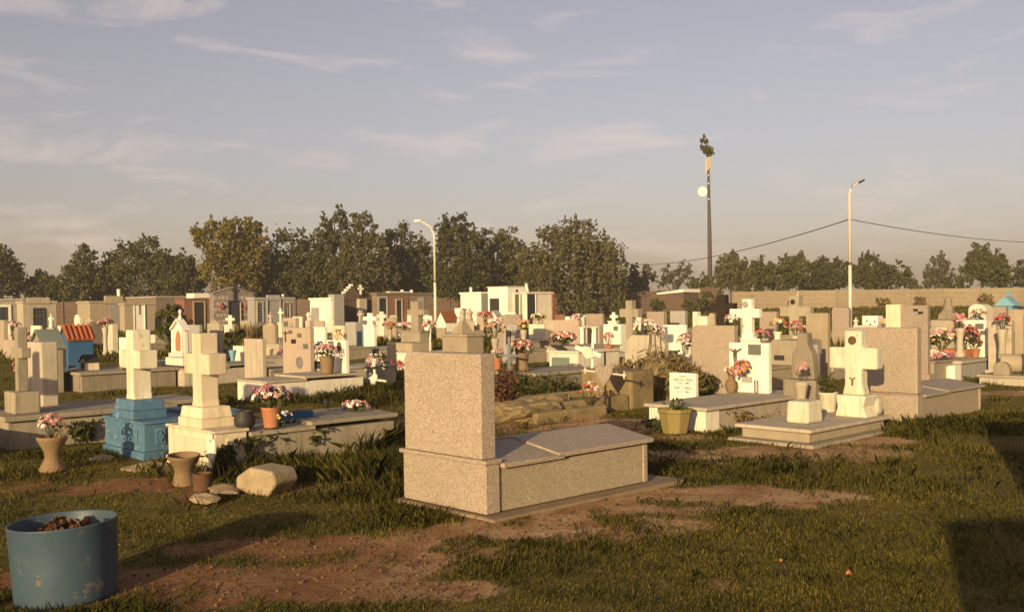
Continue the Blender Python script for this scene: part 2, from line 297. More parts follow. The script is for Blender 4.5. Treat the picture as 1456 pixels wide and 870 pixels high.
# ------------------------------------------------------------------ ground: one sheet, bare soil where the photo shows it
_ang = nr.uniform(0, 2 * math.pi, 24); _fr = np.array([0.35, 0.5, 0.7, 1.0, 1.4, 1.9, 2.6, 3.5] * 3); _ph = nr.uniform(0, 7, 24)
def fbm(x, y, k=1.0):
    s = 0
    for a, f, p in zip(_ang, _fr, _ph): s = s + np.sin((x * math.cos(a) + y * math.sin(a)) * f * k * 2 + p + 1.7 * np.sin((y * math.cos(a) - x * math.sin(a)) * f * k + p * 2)) / f ** 0.6
    return s / 9.0
PATCH = []
for px, py, rx, ry, am in [(760, 752, 1.0, .45, 1.25), (690, 780, .8, .3, .8), (860, 728, .85, .42, 1.25), (930, 705, .6, .3, 1.25), (1070, 702, .9, .5, 1.25), (620, 765, .5, .35, .6),
                           (960, 745, .5, .25, .6), (300, 820, 1.1, .35, 1), (420, 775, .8, .35, .9), (520, 800, .6, .3, .7), (180, 850, .6, .25, .7), (560, 840, .7, .2, .6),
                           (30, 690, .8, .4, .8), (140, 690, .8, .4, .7), (10, 820, .3, .2, .8), (230, 690, .7, .35, .8), (330, 700, .6, .3, .6),
                           (820, 603, 1.6, .55, 1), (760, 590, 1.0, .8, .8), (900, 600, 1.2, .4, .9), (1090, 645, 1.4, .5, .9), (1190, 625, .8, .4, .7), (950, 620, .6, .3, .6),
                           (1390, 560, 1.6, .5, .6), (420, 590, 1., .4, .4), (250, 590, 1.0, .6, .6), (500, 690, .6, .3, .3), (1000, 830, .4, .15, .25), (1250, 760, .4, .15, .2), (620, 650, .6, .4, .5)]:
    gx, gy = G(px, py); PATCH.append((gx, gy, rx, ry * (1.4 if gy > 9 else 1.0), am))
def dirt(x, y):
    n = fbm(x, y, 1.3); n2 = fbm(x + 31, y - 7, 3.2); v = 0
    for a, b, rx, ry, am in PATCH:
        q = ((x - a) / rx) ** 2 + ((y - b) / ry) ** 2
        v = np.maximum(v, am * np.clip(1.35 - q, 0, 1))
    n3 = fbm(x * 1.3 - 11, y + 5, 7.0)
    v = v * .9 + 0.3 * n * ss(0.0, .3, v) + 0.5 * n2 * ss(0, .3, v) + .42 * n3 * ss(0, .3, v) + 0.25 * np.clip(n2 + n - .5, 0, 1)
    return np.clip(v, 0, 1)
def bump(x, y): return (0.016 * fbm(x, y, .8) + 0.008 * fbm(x + 9, y, 4) + 0.004 * fbm(x - 5, y + 3, 9)) * ss(2.5, 4, y) * ss(60, 30, y) - 0.012
def grow(a, b, st, g):
    o = [a]
    while o[-1] < b: o.append(o[-1] + st); st *= g
    return o
xs = np.array([-v for v in grow(9, 1500, .12, 1.13)][::-1][:-1] + list(np.arange(-9, 9.01, .09)) + grow(9, 1500, .12, 1.13)[1:])
ys = np.array([-v for v in grow(-2.0, 300, .3, 1.2)][::-1][:-1] + list(np.arange(2.0, 15, .08)) + grow(15, 2500, .1, 1.04))
XX, YY = np.meshgrid(xs, ys); ZZ = gz(XX, YY) + bump(XX, YY)
verts = np.stack([XX, YY, ZZ], -1).reshape(-1, 3); nx_, ny_ = len(xs), len(ys)
ii = np.arange(nx_ * ny_).reshape(ny_, nx_)
quads = np.stack([ii[:-1, :-1], ii[:-1, 1:], ii[1:, 1:], ii[1:, :-1]], -1).reshape(-1, 4)
gme = bpy.data.meshes.new('ground'); gme.vertices.add(len(verts)); gme.vertices.foreach_set('co', verts.astype(np.float32).ravel())
gme.loops.add(quads.size); gme.loops.foreach_set('vertex_index', quads.astype(np.int32).ravel())
gme.polygons.add(len(quads)); gme.polygons.foreach_set('loop_start', np.arange(0, quads.size, 4, dtype=np.int32)); gme.update(calc_edges=True)
gme.polygons.foreach_set('use_smooth', [True] * len(quads))
at_ = gme.attributes.new('dirt', 'FLOAT', 'POINT'); at_.data.foreach_set('value', dirt(XX, YY).astype(np.float32).ravel())
m, t, b = nt_new('ground'); L = t.links.new
tcn = nd(t, 'ShaderNodeTexCoord'); an = nd(t, 'ShaderNodeAttribute', attribute_name='dirt')
n1 = nd(t, 'ShaderNodeTexNoise', {'Scale': 2.3, 'Detail': 9.0, 'Roughness': .7}); L(tcn.outputs['Object'], n1.inputs['Vector'])
n2 = nd(t, 'ShaderNodeTexNoise', {'Scale': 22.0, 'Detail': 6.0, 'Roughness': .7}); L(tcn.outputs['Object'], n2.inputs['Vector'])
gr = nd(t, 'ShaderNodeMix', {6: (.07, .06, .014, 1), 7: (.2, .145, .045, 1)}, data_type='RGBA'); L(n1.outputs[0], gr.inputs[0])
so = nd(t, 'ShaderNodeMix', {6: (.24, .12, .05, 1), 7: (.52, .345, .19, 1)}, data_type='RGBA')
cs = nd(t, 'ShaderNodeMapRange', {1: .35, 2: .65}); L(n1.outputs[0], cs.inputs[0]); L(cs.outputs[0], so.inputs[0])
lit = nd(t, 'ShaderNodeMix', {7: (.09, .05, .026, 1)}, data_type='RGBA'); r0 = nd(t, 'ShaderNodeMapRange', {1: .56, 2: .68, 3: 0., 4: .75}); L(n2.outputs[0], r0.inputs[0]); L(r0.outputs[0], lit.inputs[0]); sxx = nd(t, 'ShaderNodeSeparateXYZ'); L(tcn.outputs['Object'], sxx.inputs[0]); rxx = nd(t, 'ShaderNodeMapRange', {1: -1.3, 2: .2, 3: .75, 4: 0.}); L(sxx.outputs[0], rxx.inputs[0])
red = nd(t, 'ShaderNodeMix', {7: (.19, .082, .035, 1)}, data_type='RGBA'); L(rxx.outputs[0], red.inputs[0]); L(so.outputs[2], red.inputs[6]); L(red.outputs[2], lit.inputs[6])
ad = nd(t, 'ShaderNodeMath', operation='MULTIPLY_ADD'); ad.inputs[1].default_value = .62; L(n2.outputs[0], ad.inputs[0]); L(an.outputs['Fac'], ad.inputs[2])
rr = nd(t, 'ShaderNodeMapRange', {1: .52, 2: .86}); L(ad.outputs[0], rr.inputs[0])
fx = nd(t, 'ShaderNodeMix', data_type='RGBA'); L(rr.outputs[0], fx.inputs[0]); L(gr.outputs[2], fx.inputs[6]); L(lit.outputs[2], fx.inputs[7]); L(fx.outputs[2], b.inputs['Base Color'])
b.inputs['Roughness'].default_value = .95; b.inputs['Specular IOR Level'].default_value = .1
bp = nd(t, 'ShaderNodeBump', {'Strength': .8, 'Distance': .03}); L(n2.outputs[0], bp.inputs['Height']); L(bp.outputs[0], b.inputs['Normal'])
gme.materials.append(m); ground = bpy.data.objects.new('ground', gme); C.objects.link(ground); ground['kind'] = 'structure'

FOOT = []                                            # footprints that keep the grass out: (frame, x0, x1, y0, y1)
def foot(fr, x0, x1, y0, y1): FOOT.append((fr.x, fr.y, fr.th, x0, x1, y0, y1))

# ------------------------------------------------------------------ boundary walls
def bay_wall(name, label, pA, pB, bay, h, mat, postmat, rows, post_out=0.06):
    A = Vector(pA); B = Vector(pB); n = max(1, round((B - A).length / bay)); st = (B - A) / n; ang = math.atan2(st.y, st.x); ln = st.length
    root = thing(name, label, 'wall', (A.x, A.y, float(gz(A.x, A.y))), 0)
    pm = None; sm = None; cap = MB()
    for i in range(n + 1):
        p = A + st * i; z = float(gz(p.x, p.y)) - root.location.z
        if pm is None:
            o = MB().box(-.09, .09, -.1 - post_out, .1, -.4, h + .03).build('post', postmat, root, .01); pm = o.data
        else:
            o = bpy.data.objects.new('post', pm); C.objects.link(o); o.parent = root
        o.location = (p.x - A.x, p.y - A.y, z); o.rotation_euler = (0, 0, ang)
        if i < n:
            if sm is None:
                mb = MB(); rh = h / rows
                for r in range(rows): mb.box(.09, ln - .09, -.04 + rnd.uniform(-.006, .006), .04, (r * rh - (.4 if r == 0 else 0)), (r + 1) * rh - .02)
                o = mb.build('panel', mat, root, .006); sm = o.data
            else:
                o = bpy.data.objects.new('panel', sm); C.objects.link(o); o.parent = root
            q = A + st * (i + 1); dz = float(gz(q.x, q.y) - gz(p.x, p.y))
            o.location = (p.x - A.x, p.y - A.y, z + dz / 2); o.rotation_euler = (0, 0, ang)
    return root
def col_at(px, d): r = ray(px, 430); return r.x / r.y * d
bay_wall('panel_wall', 'brown precast panel wall with upright posts behind the mausoleums and below the trees', (col_at(-120, 92), 92), (col_at(1022, 103), 103), 2.15, 2.35, M['panel'], M['panel'], 5)
bay_wall('boundary_wall', 'long pale tan slab wall along the grass at the far right', (col_at(1042, 103.5), 103.5), (col_at(2150, 90), 90), 3.4, 1.85, M['wall'], M['wall'], 4, 0.0)

# ------------------------------------------------------------------ trees
def leaf_cards(pts, size, nrm=None, asp=1.6):
    n = len(pts); a = nr.normal(size=(n, 3)); a /= np.linalg.norm(a, axis=1)[:, None]
    b_ = nr.normal(size=(n, 3)); b_ -= (b_ * a).sum(1)[:, None] * a; b_ /= np.linalg.norm(b_, axis=1)[:, None]
    s = size * nr.uniform(.55, 1.3, n)[:, None]
    a = a * s * asp * .5; b_ = b_ * s * .5
    return np.stack([pts - a, pts + b_, pts + a, pts - b_], 1).reshape(-1, 3)
def crown_points(lumps, n, shell=.55):
    out = []; vol = np.array([l[3] * l[4] * l[5] for l in lumps]) ** .75; vol /= vol.sum()
    for l, f in zip(lumps, vol):
        k = max(20, int(n * f)); nc = max(10, k // 26)
        d = nr.normal(size=(nc, 3)); d /= np.linalg.norm(d, axis=1)[:, None]
        r = (shell + (1 - shell) * nr.uniform(0, 1, nc) ** .5) * nr.uniform(.85, 1.12, nc)
        cc = d * r[:, None]; idx = nr.integers(0, nc, k)
        p = cc[idx] + nr.normal(size=(k, 3)) * .13 * nr.uniform(.6, 1.4, nc)[idx][:, None]
        out.append(p * np.array(l[3:6]) + np.array(l[:3]))
    return np.concatenate(out)
def tree(label, d, lumps_px, n, mat, size=.21, group='trees beyond the boundary wall', droop=0, name='tree', trunkpx=None, bark=True, shell=.5, cat='tree'):
    s = F / d; lum = []
    for px, py, r in lumps_px:
        q = ray(px, py); rr = r / s * (1.1 if size == .21 else 1.0); lum.append((q.x / q.y * d, d + rnd.uniform(-.6, .6) * rr, EYE + q.z / q.y * d, rr * 1.0, rr * 1.15, rr * rnd.uniform(.95, 1.15)))
    bx = sum(l[0] for l in lum) / len(lum) if trunkpx is None else col_at(trunkpx, d); bz = float(gz(bx, d))
    root = thing(name, label, cat, (bx, d, bz), 0, group)
    if size == .21:                                   # ragged outline: little sprays around every lump
        for l in list(lum):
            for _ in range(4):
                a = rnd.uniform(-.5, 3.6); k = rnd.uniform(.75, 1.12); q = rnd.uniform(.16, .36)
                lum.append((l[0] + l[3] * k * math.cos(a), l[1] + l[4] * rnd.uniform(-.7, .4), l[2] + l[5] * k * math.sin(a), l[3] * q, l[4] * q, l[5] * q * rnd.uniform(1, 1.7)))
    p = crown_points([(l[0] - bx, l[1] - d, l[2] - bz, l[3], l[4], l[5]) for l in lum], int(n * 1.9) if size == .21 else n, shell)
    if droop:
        st = p[nr.integers(0, len(p), 420)]; ln = nr.uniform(.6, 2.2, 420) * droop; sid = np.repeat(np.arange(420), 22)      # hanging strands
        u = nr.uniform(0, 1, len(sid)); ex = st[sid] + nr.normal(size=(len(sid), 3)) * .07; ex[:, 2] -= u * ln[sid]; p = np.concatenate([p[nr.uniform(0, 1, len(p)) < .55], ex])
    if not bark: mn_, mx_ = p[:, 2].min(), p[:, 2].max(); p[:, 2] = (p[:, 2] - mn_) * mx_ / (mx_ - mn_)      # bushes reach the ground
    p = p[p[:, 2] > .02]
    np_mesh('crown', leaf_cards(p, size), len(p), 4, mat, root)
    if bark:
        tb = MB(); top = max(l[2] for l in lum) - bz; r0 = .035 * top ** .8 + .05; lean = rnd.uniform(-.3, .3)
        hz = min(top * .42, min(l[2] for l in lum[:len(lumps_px)]) - bz + .6); hz = max(hz, top * .25)
        tb.tube([(0, 0, -.3), (lean * .3, 0, hz * .5), (lean, 0, hz)], [r0 * 1.2, r0 * .95, r0 * .8], 7)
        for l in lum[:len(lumps_px)]:
            q = Vector((l[0] - bx, l[1] - d, l[2] - bz)); mid = Vector((lean, 0, hz)).lerp(q, .5) + Vector((rnd.uniform(-.3, .3), 0, .25))
            tb.tube([(lean, 0, hz - .1), mid, q + Vector((0, 0, l[5] * .5))], [r0 * .6, r0 * .36, r0 * .1], 5)
        tb.build('trunk', M['bark'], root)
    return root
tree('dark leafy tree cut by the left edge of the picture', 98, [(0, 385, 26), (-8, 366, 17), (24, 398, 14), (-40, 380, 30), (8, 405, 20)], 4200, M['tree_dark'])
tree('low bush behind the wall right of the leftmost tree', 100, [(52, 412, 13), (72, 408, 13), (90, 412, 12)], 1800, M['tree_green'])
tree('slim upright tree with airy top above the dark wall stretch at left', 99, [(117, 364, 13), (110, 388, 17), (98, 392, 13), (126, 402, 18), (105, 415, 18)], 2600, M['tree_green'], shell=.3)
tree('broad green tree with two rounded heads left of the yellow tree', 102, [(178, 374, 24), (212, 362, 19), (160, 398, 25), (200, 402, 32), (232, 382, 20), (182, 356, 11)], 5200, M['tree_green'])
tree('dark shrubby tree squeezed between the two-headed tree and the yellow one', 99, [(255, 392, 24), (238, 402, 24), (262, 410, 22), (262, 375, 12)], 3200, M['tree_dark'])
tree('tall yellowish green poplar above the grey mosaic mausoleum', 96, [(296, 334, 17), (318, 326, 12), (346, 328, 16), (362, 342, 16), (325, 350, 26), (345, 372, 30), (312, 385, 26), (340, 400, 28), (288, 345, 9), (335, 318, 7), (352, 316, 7)], 6200, M['tree_yellow'], shell=.35)
tree('dark dome shaped tree right of the yellow poplar', 101, [(408, 362, 26), (436, 368, 22), (392, 388, 26), (425, 398, 32), (448, 392, 22), (400, 412, 26)], 5600, M['tree_dark'])
tree('tall tree with a round top left of the twin spires gap', 100, [(474, 321, 18), (466, 346, 18), (488, 340, 12), (472, 372, 26), (455, 400, 26), (482, 402, 26)], 5200, M['tree_dark'])
tree('tallest narrow tree above the stepped brick mausoleum', 97, [(514, 317, 14), (522, 335, 15), (510, 352, 20), (528, 365, 22), (510, 390, 30), (540, 398, 24), (518, 415, 26)], 5600, M['tree_olive'])
tree('feathery olive tree left of the curved lamp', 103, [(570, 345, 19), (590, 352, 17), (556, 360, 17), (578, 380, 30), (562, 405, 28), (602, 385, 20), (600, 408, 24)], 5400, M['tree_green'], shell=.35)
tree('bushy dark tree right of the curved lamp', 100, [(640, 328, 17), (656, 322, 14), (650, 348, 24), (674, 352, 18), (640, 378, 26), (668, 388, 28), (645, 410, 26), (634, 345, 13)], 6000, M['tree_dark'])
tree('grey green tree with twin domes above the white mausoleums', 104, [(696, 345, 16), (724, 342, 17), (706, 366, 24), (730, 372, 20), (700, 395, 28), (735, 400, 26), (712, 415, 22)], 5200, M['tree_olive'])
tree('large weeping willow with drooping grey green crown right of the white mausoleums', 97, [(800, 334, 21), (824, 326, 17), (776, 346, 19), (840, 350, 22), (866, 362, 20), (880, 380, 15), (760, 374, 20), (800, 372, 34), (845, 385, 32), (776, 402, 28), (820, 410, 30), (868, 405, 22)], 8200, M['tree_olive'], droop=1.3, shell=.4)
tree('thin wispy sapling just right of the weeping willow', 112, [(918, 385, 7), (922, 395, 9), (914, 402, 8)], 420, M['tree_grey'], shell=.2)
tree('half bare rounded tree left of the antenna mast', 125, [(950, 388, 12), (968, 384, 13), (958, 396, 16), (980, 396, 11), (940, 400, 10)], 1000, M['tree_grey'], size=.26, shell=.3)
tree('loose leaved tree just right of the antenna mast', 118, [(1032, 380, 14), (1048, 376, 13), (1040, 394, 17), (1058, 394, 13), (1024, 396, 12)], 2800, M['tree_olive'], shell=.35)
tree('rounded tree second to the right of the antenna mast', 116, [(1082, 386, 15), (1074, 398, 14), (1095, 396, 15)], 2500, M['tree_green'])
tree('tree leaning right with a pointed tip left of the tall straight lamp', 114, [(1118, 384, 16), (1134, 376, 11), (1108, 395, 15), (1132, 394, 15)], 2900, M['tree_green'])
tree('dense round tree standing just left of the straight lamp post', 112, [(1172, 382, 15), (1162, 394, 16), (1188, 390, 17), (1178, 400, 16)], 3000, M['tree_dark'])
tree('dense round tree standing just right of the straight lamp post', 113, [(1238, 382, 15), (1224, 391, 15), (1250, 393, 15), (1238, 400, 17)], 3000, M['tree_dark'])
tree('small airy tree at the right end of the tree row', 115, [(1276, 388, 12), (1270, 400, 13), (1290, 402, 11)], 1300, M['tree_green'], shell=.3)
tree('small cone shaped airy tree standing alone above the right wall', 118, [(1333, 370, 9), (1330, 384, 13), (1338, 396, 15), (1322, 398, 11)], 1500, M['tree_grey'], shell=.25)
tree('pair topped tall tree above the right wall near the picture edge', 112, [(1393, 362, 12), (1412, 372, 13), (1384, 376, 13), (1400, 388, 19), (1420, 390, 14), (1372, 394, 12)], 3800, M['tree_green'], shell=.35)
tree('dark tree cut by the right edge of the picture', 114, [(1456, 384, 13), (1452, 396, 12), (1475, 385, 20)], 1900, M['tree_dark'])
for px, r, mt, lab in [(262, 24, 'tree_dark', 'dark scrub behind the red brick mausoleum'), (382, 26, 'tree_dark', 'dark scrub between the yellow poplar and the domed tree'), (455, 26, 'tree_green', 'scrub under the round topped tall tree'), (545, 26, 'tree_dark', 'scrub left of the long brown mausoleum roof'), (612, 28, 'tree_green', 'scrub right behind the curved lamp post'), (690, 28, 'tree_dark', 'scrub behind the white box mausoleum'), (748, 28, 'tree_olive', 'scrub behind the unfinished mausoleum'), (65, 14, 'tree_dark', 'scrub behind the stepped parapet mausoleum'), (140, 20, 'tree_green', 'scrub behind the tan mausoleums'), (895, 16, 'tree_olive', 'scrub at the right foot of the willow')]:
    tree(lab, 106, [(px - r * .8, 408, r), (px + r * .8, 410, r), (px, 398, r * .9)], 2200, M[mt], name='bush', cat='bush', group='scrub below the trees', bark=False)
for px, r, lab in [(905, 8, 'low hedge bush under the wispy sapling'), (1000, 13, 'leafy bush around the foot of the antenna mast'), (1306, 8, 'low bush between the tree row and the lone cone tree'), (1356, 8, 'low bush between the lone cone tree and the pair topped tree'), (1436, 9, 'low bush left of the dark edge tree'), (1148, 8, 'low bush in the gap left of the lamp post trees'), (1068, 8, 'low bush between the first two trees right of the mast')]:
    tree(lab, 116, [(px - 6, 409, r), (px + 8, 408, r)], 700, M['tree_green'], name='bush', cat='bush', group='bushes behind the walls', bark=False)
for px, py, r, d, mt, lab in [(1015, 425, 12, 95, 'ivy', 'ivy covered bush in front of the brown wall beside the dark cross'), (985, 432, 9, 90, 'ivy', 'green bush against the brown wall under the slanted shed roof'), (935, 434, 8, 90, 'ivy', 'bush against the brown wall behind the tall plain concrete cross'), (880, 434, 8, 92, 'ivy', 'bush at the foot of the brown wall beside the willow'), (835, 432, 10, 92, 'ivy', 'spreading bush at the foot of the wall under the willow'),
                              (1255, 430, 6, 92, 'vine', 'dry bush at the foot of the tan wall right of the lamp'), (1130, 430, 6, 93, 'vine', 'dry bush at the foot of the tan wall near its left end'), (1310, 428, 6, 92, 'vine', 'dry bush along the tan wall behind the pedestal bust'), (1400, 424, 7, 90, 'vine', 'brown bush along the tan wall behind the rounded white stone')]:
    tree(lab, d, [(px - r * .6, py, r), (px + r * .6, py + 1, r * .9), (px, py + 5, r)], 700, M[mt], size=.22, name='bush', cat='bush', group='bushes along the walls', bark=False)

# ------------------------------------------------------------------ antenna mast, lamp posts, cable
f = Frame(1010, 130, 420, 0)
r = f.thing('antenna_mast', 'tall dark antenna mast with white dish and green tuft on top', 'antenna mast')
zt = f.Z(238); MB().tube([(0, 0, -.5), (-.03, 0, zt * .5), (-.1, 0, zt)], [.33, .27, .14], 12).build('mast', M['mast'], r, smooth=True)
MB().tube([(-.1, 0, zt - .1), (-.2, 0, f.Z(205))], [.09, .05], 8).build('pole', M['mast'], r)
dz = f.Z(273)
MB().lathe(0, 0, [(.02, -.12), (.35, -.1), (.6, 0), (.64, .05), (.58, .05), (.3, -.03)], 20).rot(rad(90), axis='X').move((-.95, -.35, dz)).build('dish', M['clean_white'], r, smooth=True)
MB().tube([(-.95, -.25, dz), (-.5, -.1, dz), (-.12, 0, dz)], .05, 6).build('dish_arm', M['iron'], r)
for dx, dy, z0, z1 in [(-.45, -.2, f.Z(247), f.Z(226)), (-.2, -.32, f.Z(243), f.Z(224)), (.08, -.2, f.Z(240), f.Z(222))]:
    MB().box(dx - .11, dx + .11, dy - .06, dy + .06, z0, z1).build('panel_antenna', M['pink'], r, .02)
for z0 in (f.Z(262), f.Z(284), f.Z(250)): MB().lathe(-.08, 0, [(.22, z0), (.22, z0 + .12)], 12).build('collar', M['grey_metal'], r)
lum = [((1003 - 1010) / 11., 0, f.Z(200), .38, .4, .6), ((1009 - 1010) / 11., 0, f.Z(214), .75, .7, .8), (-.75, 0, f.Z(211), .35, .4, .5)]
p = crown_points(lum, 900, .2); np_mesh('green_tuft', leaf_cards(p, .26), len(p), 4, M['tree_green'], r)['kind'] = 'stuff'

def lamp(label, px, d, ytop, headpx, heady, rr):
    f = Frame(px, d, 440, 0); r = f.thing('lamp_post', label, 'street lamp')
    zt = f.Z(ytop); hx = f.X(headpx); hz = f.Z(heady)
    MB().tube([(0, 0, -.3), (0, 0, zt * .5)], [rr * 1.15, rr], 10).build('lower_pole', M['pole'], r, smooth=True)
    MB().tube([(0, 0, zt * .5), (0, 0, zt - .25), (hx * .06, 0, zt - .05), (hx * .22, 0, zt + (hz - zt) * .45), (hx * .8, 0, hz - .02)], [rr * .8, rr * .75, rr * .72, rr * .55, rr * .5], 10).build('arm', M['pole'], r, smooth=True)
    MB().lathe(0, 0, [(rr * 1.25, zt * .5 - .05), (rr * 1.25, zt * .5 + .05)], 12).build('collar', M['iron'], r)
    return r, f, zt, hx, hz
r, f, zt, hx, hz = lamp('curved lamp post with a pale head leaning left, in front of the trees', 619, 62, 330, 596, 314, .085)
MB().rock((hx, 0, hz), (.28, .12, .1), 3, 2, .05).build('lamp_head', M['clean_white'], r, smooth=True)
r, f, zt, hx, hz = lamp('tall straight lamp post with a short arm to the right before the tan wall', 1209, 40, 268, 1230, 257, .065)
MB().tube([(hx * .6, 0, hz - .09), (hx * 1.02, 0, hz + .02)], [.05, .035], 8).build('lamp_head', M['iron'], r)
cab_a = Vector(f.at(0, 0, f.Z(312)))
pl = col_at(870, 104); pr = col_at(1560, 60)
def span(a, b_, sag, n=24): return [a.lerp(b_, i / n) - Vector((0, 0, sag * 4 * (i / n) * (1 - i / n))) for i in range(n + 1)]
ray_l = ray(868, 372); ray_r = ray(1500, 345)
cb = MB().tube(span(Vector((ray_l.x / ray_l.y * 104, 104, EYE + ray_l.z / ray_l.y * 104)), cab_a, .9), .022, 5).tube(span(cab_a, Vector((ray_r.x / ray_r.y * 60, 60, EYE + ray_r.z / ray_r.y * 60)), .25), .016, 5)
for rr_, dd, yy, lab in ((ray_l, 104, 372, 'wooden cable pole half hidden in the willow crown'), (ray_r, 60, 345, 'wooden cable pole beyond the right edge')):
    zz = EYE + rr_.z / rr_.y * dd; gx = rr_.x / rr_.y * dd; o = MB().tube([(0, 0, -.5), (0, 0, zz + .3 - float(gz(gx, dd)))], [.14, .09], 8).box(-.6, .6, -.05, .05, zz - .1 - float(gz(gx, dd)), zz + .02 - float(gz(gx, dd))).build('cable_pole', M['wood'], None); o.location = (gx, dd, float(gz(gx, dd))); tag(o, lab, 'pole')
tag(cb.build('power_cable', M['cable']), 'thin sagging overhead cable crossing the straight lamp post', 'cable')

# ------------------------------------------------------------------ mausoleums
def mausoleum(label, xl, xc, xr, yt, d, mat, roof=None, parapet=None, gable=None, rooft=.14, name='mausoleum', roofmat=None, wallmat_side=None):
    f = Frame(xc, d, 445); w = f.Y(xl); tt = f.X(xr); h = f.Z(yt); r = f.thing(name, label, 'mausoleum')
    rt = rooft
    if gable is None:
        MB().box(0, tt, 0, w, -.3, h - rt).build('wall', mat, r, .01)
        MB().box(-.07, tt + .07, -.07, w + .07, h - rt, h).build('roof', roofmat or mat, r, .015)
    else:                                             # low gable over the side that faces the path
        g = f.Z(gable); MB().prism([(0, -.3), (tt, -.3), (tt, h), (tt * .5, g), (0, h)], 0, w, 'y').build('wall', mat, r, .01)
        MB().prism([(-.05, h + .004), (tt * .5, g + .004), (tt + .05, h + .004), (tt + .05, h + .07), (tt * .5, g + .07), (-.05, h + .07)], -.05, w + .05, 'y').build('roof', roofmat or mat, r, .01)
    if parapet:
        x0, x1, yp = parapet; MB().box(f.X(x0), f.X(x1), -.075, .12, h - rt - .05, f.Z(yp)).build('parapet', mat, r, .01)
    return r, f, w, tt, h
def side_door(r, f, x0, x1, yt, mat, framemat=None, z0=0.05, bars=0, pane=None, name='door', fw=.08, y=0.0):
    a, b_ = f.X(x0), f.X(x1); z1 = f.Z(yt)
    o = MB().box(a, b_, y - .02, y - .003, z0, z1).build(name, mat, r, .004)
    if framemat:
        fm = MB(); fm.box(a - fw, a, y - .07, y - .003, z0, z1 + fw); fm.box(b_, b_ + fw, y - .07, y - .003, z0, z1 + fw); fm.box(a, b_, y - .07, y - .003, z1, z1 + fw); fm.build('door_frame', framemat, o, .006)
    for i in range(bars):
        q = a + (b_ - a) * (i + 1) / (bars + 1); MB().box(q - .02, q + .02, y - .04, y - .02, z0, z1).build('bar', M['iron'], o)
    return o
def front_door(r, f, x0, x1, yt, mat, framemat=None, z0=0.05, name='door', fw=.08, yb=None):
    a, b_ = f.Y(x1), f.Y(x0); z1 = f.Z(yt); z0 = z0 if yb is None else f.Z(yb)
    o = MB().box(-.02, -.003, a, b_, z0, z1).build(name, mat, r, .004)
    if framemat:
        fm = MB(); fm.box(-.07, -.003, a - fw, a, z0, z1 + fw); fm.box(-.07, -.003, b_, b_ + fw, z0, z1 + fw); fm.box(-.07, -.003, a, b_, z1, z1 + fw); fm.build('door_frame', framemat, o, .006)
    return o
def cross_prof(hw, z0, z1, al, ar, a0, a1, flare=0.0, zf=0.0):
    p = [(-hw - flare, z0)]
    q = [(hw + flare, z0)]
    if flare: q.append((hw, z0 + zf)); p.append((-hw, z0 + zf))
    return q + [(hw, a0), (al, a0), (al, a1), (hw, a1), (hw, z1), (-hw, z1), (-hw, a1), (-ar, a1), (-ar, a0), (-hw, a0)] + p[::-1]
def small_cross(parent, mat, x, y, z0, h, th_=.05, name='cross'):
    pr = cross_prof(h * .09, z0 - .02, z0 + h, h * .32, h * .32, z0 + h * .58, z0 + h * .78)
    return MB().prism([(y + a, b_) for a, b_ in pr], x, x + th_).build(name, mat, parent, .004)

r, f, w, tt, h = mausoleum('pale mausoleum with white framed glass door cut by the left edge', -70, -40, 32, 425, 66, M['pale_concrete'])
side_door(r, f, -10, 12, 437, M['glass'], M['clean_white'], bars=2, fw=.16)
r, f, w, tt, h = mausoleum('concrete mausoleum with stepped parapet and black iron gridded door', 24, 33, 80, 428, 66.5, M['pale_concrete'], parapet=(39, 71, 423))
side_door(r, f, 48, 63, 439, M['glass'], M['dark'], bars=2, fw=.05); MB().box(f.X(48), f.X(63), -.045, -.022, f.Z(450), f.Z(448)).build('bar', M['bronze'], r)
r, f, w, tt, h = mausoleum('tan mausoleum with a plain shaded door and white pipe on its roof', 110, 128, 176, 428, 68, M['tan'], parapet=(149, 175, 421))
side_door(r, f, 156, 174, 430, M['grey'], None); MB().tube([(f.X(176) - .2, .3, h - .05), (f.X(176) - .2, .3, f.Z(411))], .13, 8).build('vent_pipe', M['clean_white'], r)
r, f, w, tt, h = mausoleum('low tan mausoleum with a white door pierced by small dark holes', 170, 177, 220, 431, 67.5, M['tan'])
o = side_door(r, f, 191, 205, 433, M['clean_white'], M['clean_white'], fw=.05)
for i in range(4): MB().box(f.X(197.5), f.X(200.5), -.03, -.021, f.Z(437 + i * 3.4), f.Z(434.6 + i * 3.4)).build('pane', M['dark'], o)
r, f, w, tt, h = mausoleum('wide brown flat roofed vault behind the white pierced door', 180, 222, 265, 421, 76, M['brownstone'], roofmat=M['concrete'])
r, f, w, tt, h = mausoleum('red brick mausoleum with white roof slab and dark doorway', 250, 262, 304, 424, 70, M['brick'], roofmat=M['brick'])
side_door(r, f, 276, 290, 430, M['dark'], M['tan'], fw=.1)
MB().box(f.X(275), f.X(304) + .25, -.16, w * .8, h + .004, f.Z(417)).build('roof_slab', M['clean_white'], r, .02)
r, f, w, tt, h = mausoleum('grey mosaic mausoleum with shallow gable, dark door and red wreaths', 298, 304, 361, 418, 66, M['mosaic'], gable=409)
side_door(r, f, 327, 338, 430, M['glass'], M['iron'], fw=.12)
MB().box(f.X(338) + .13, f.X(342), -.12, -.003, .05, f.Z(430)).build('door_jamb', M['pale_concrete'], r, .01)
cz = f.Z(428); pr = cross_prof(.06, cz, f.Z(400), .2, .2, f.Z(414), f.Z(411)); MB().prism([(f.X(332.5) + a, b_) for a, b_ in pr], -.14, -.06, 'y').build('cross', M['dark'], r, .01)
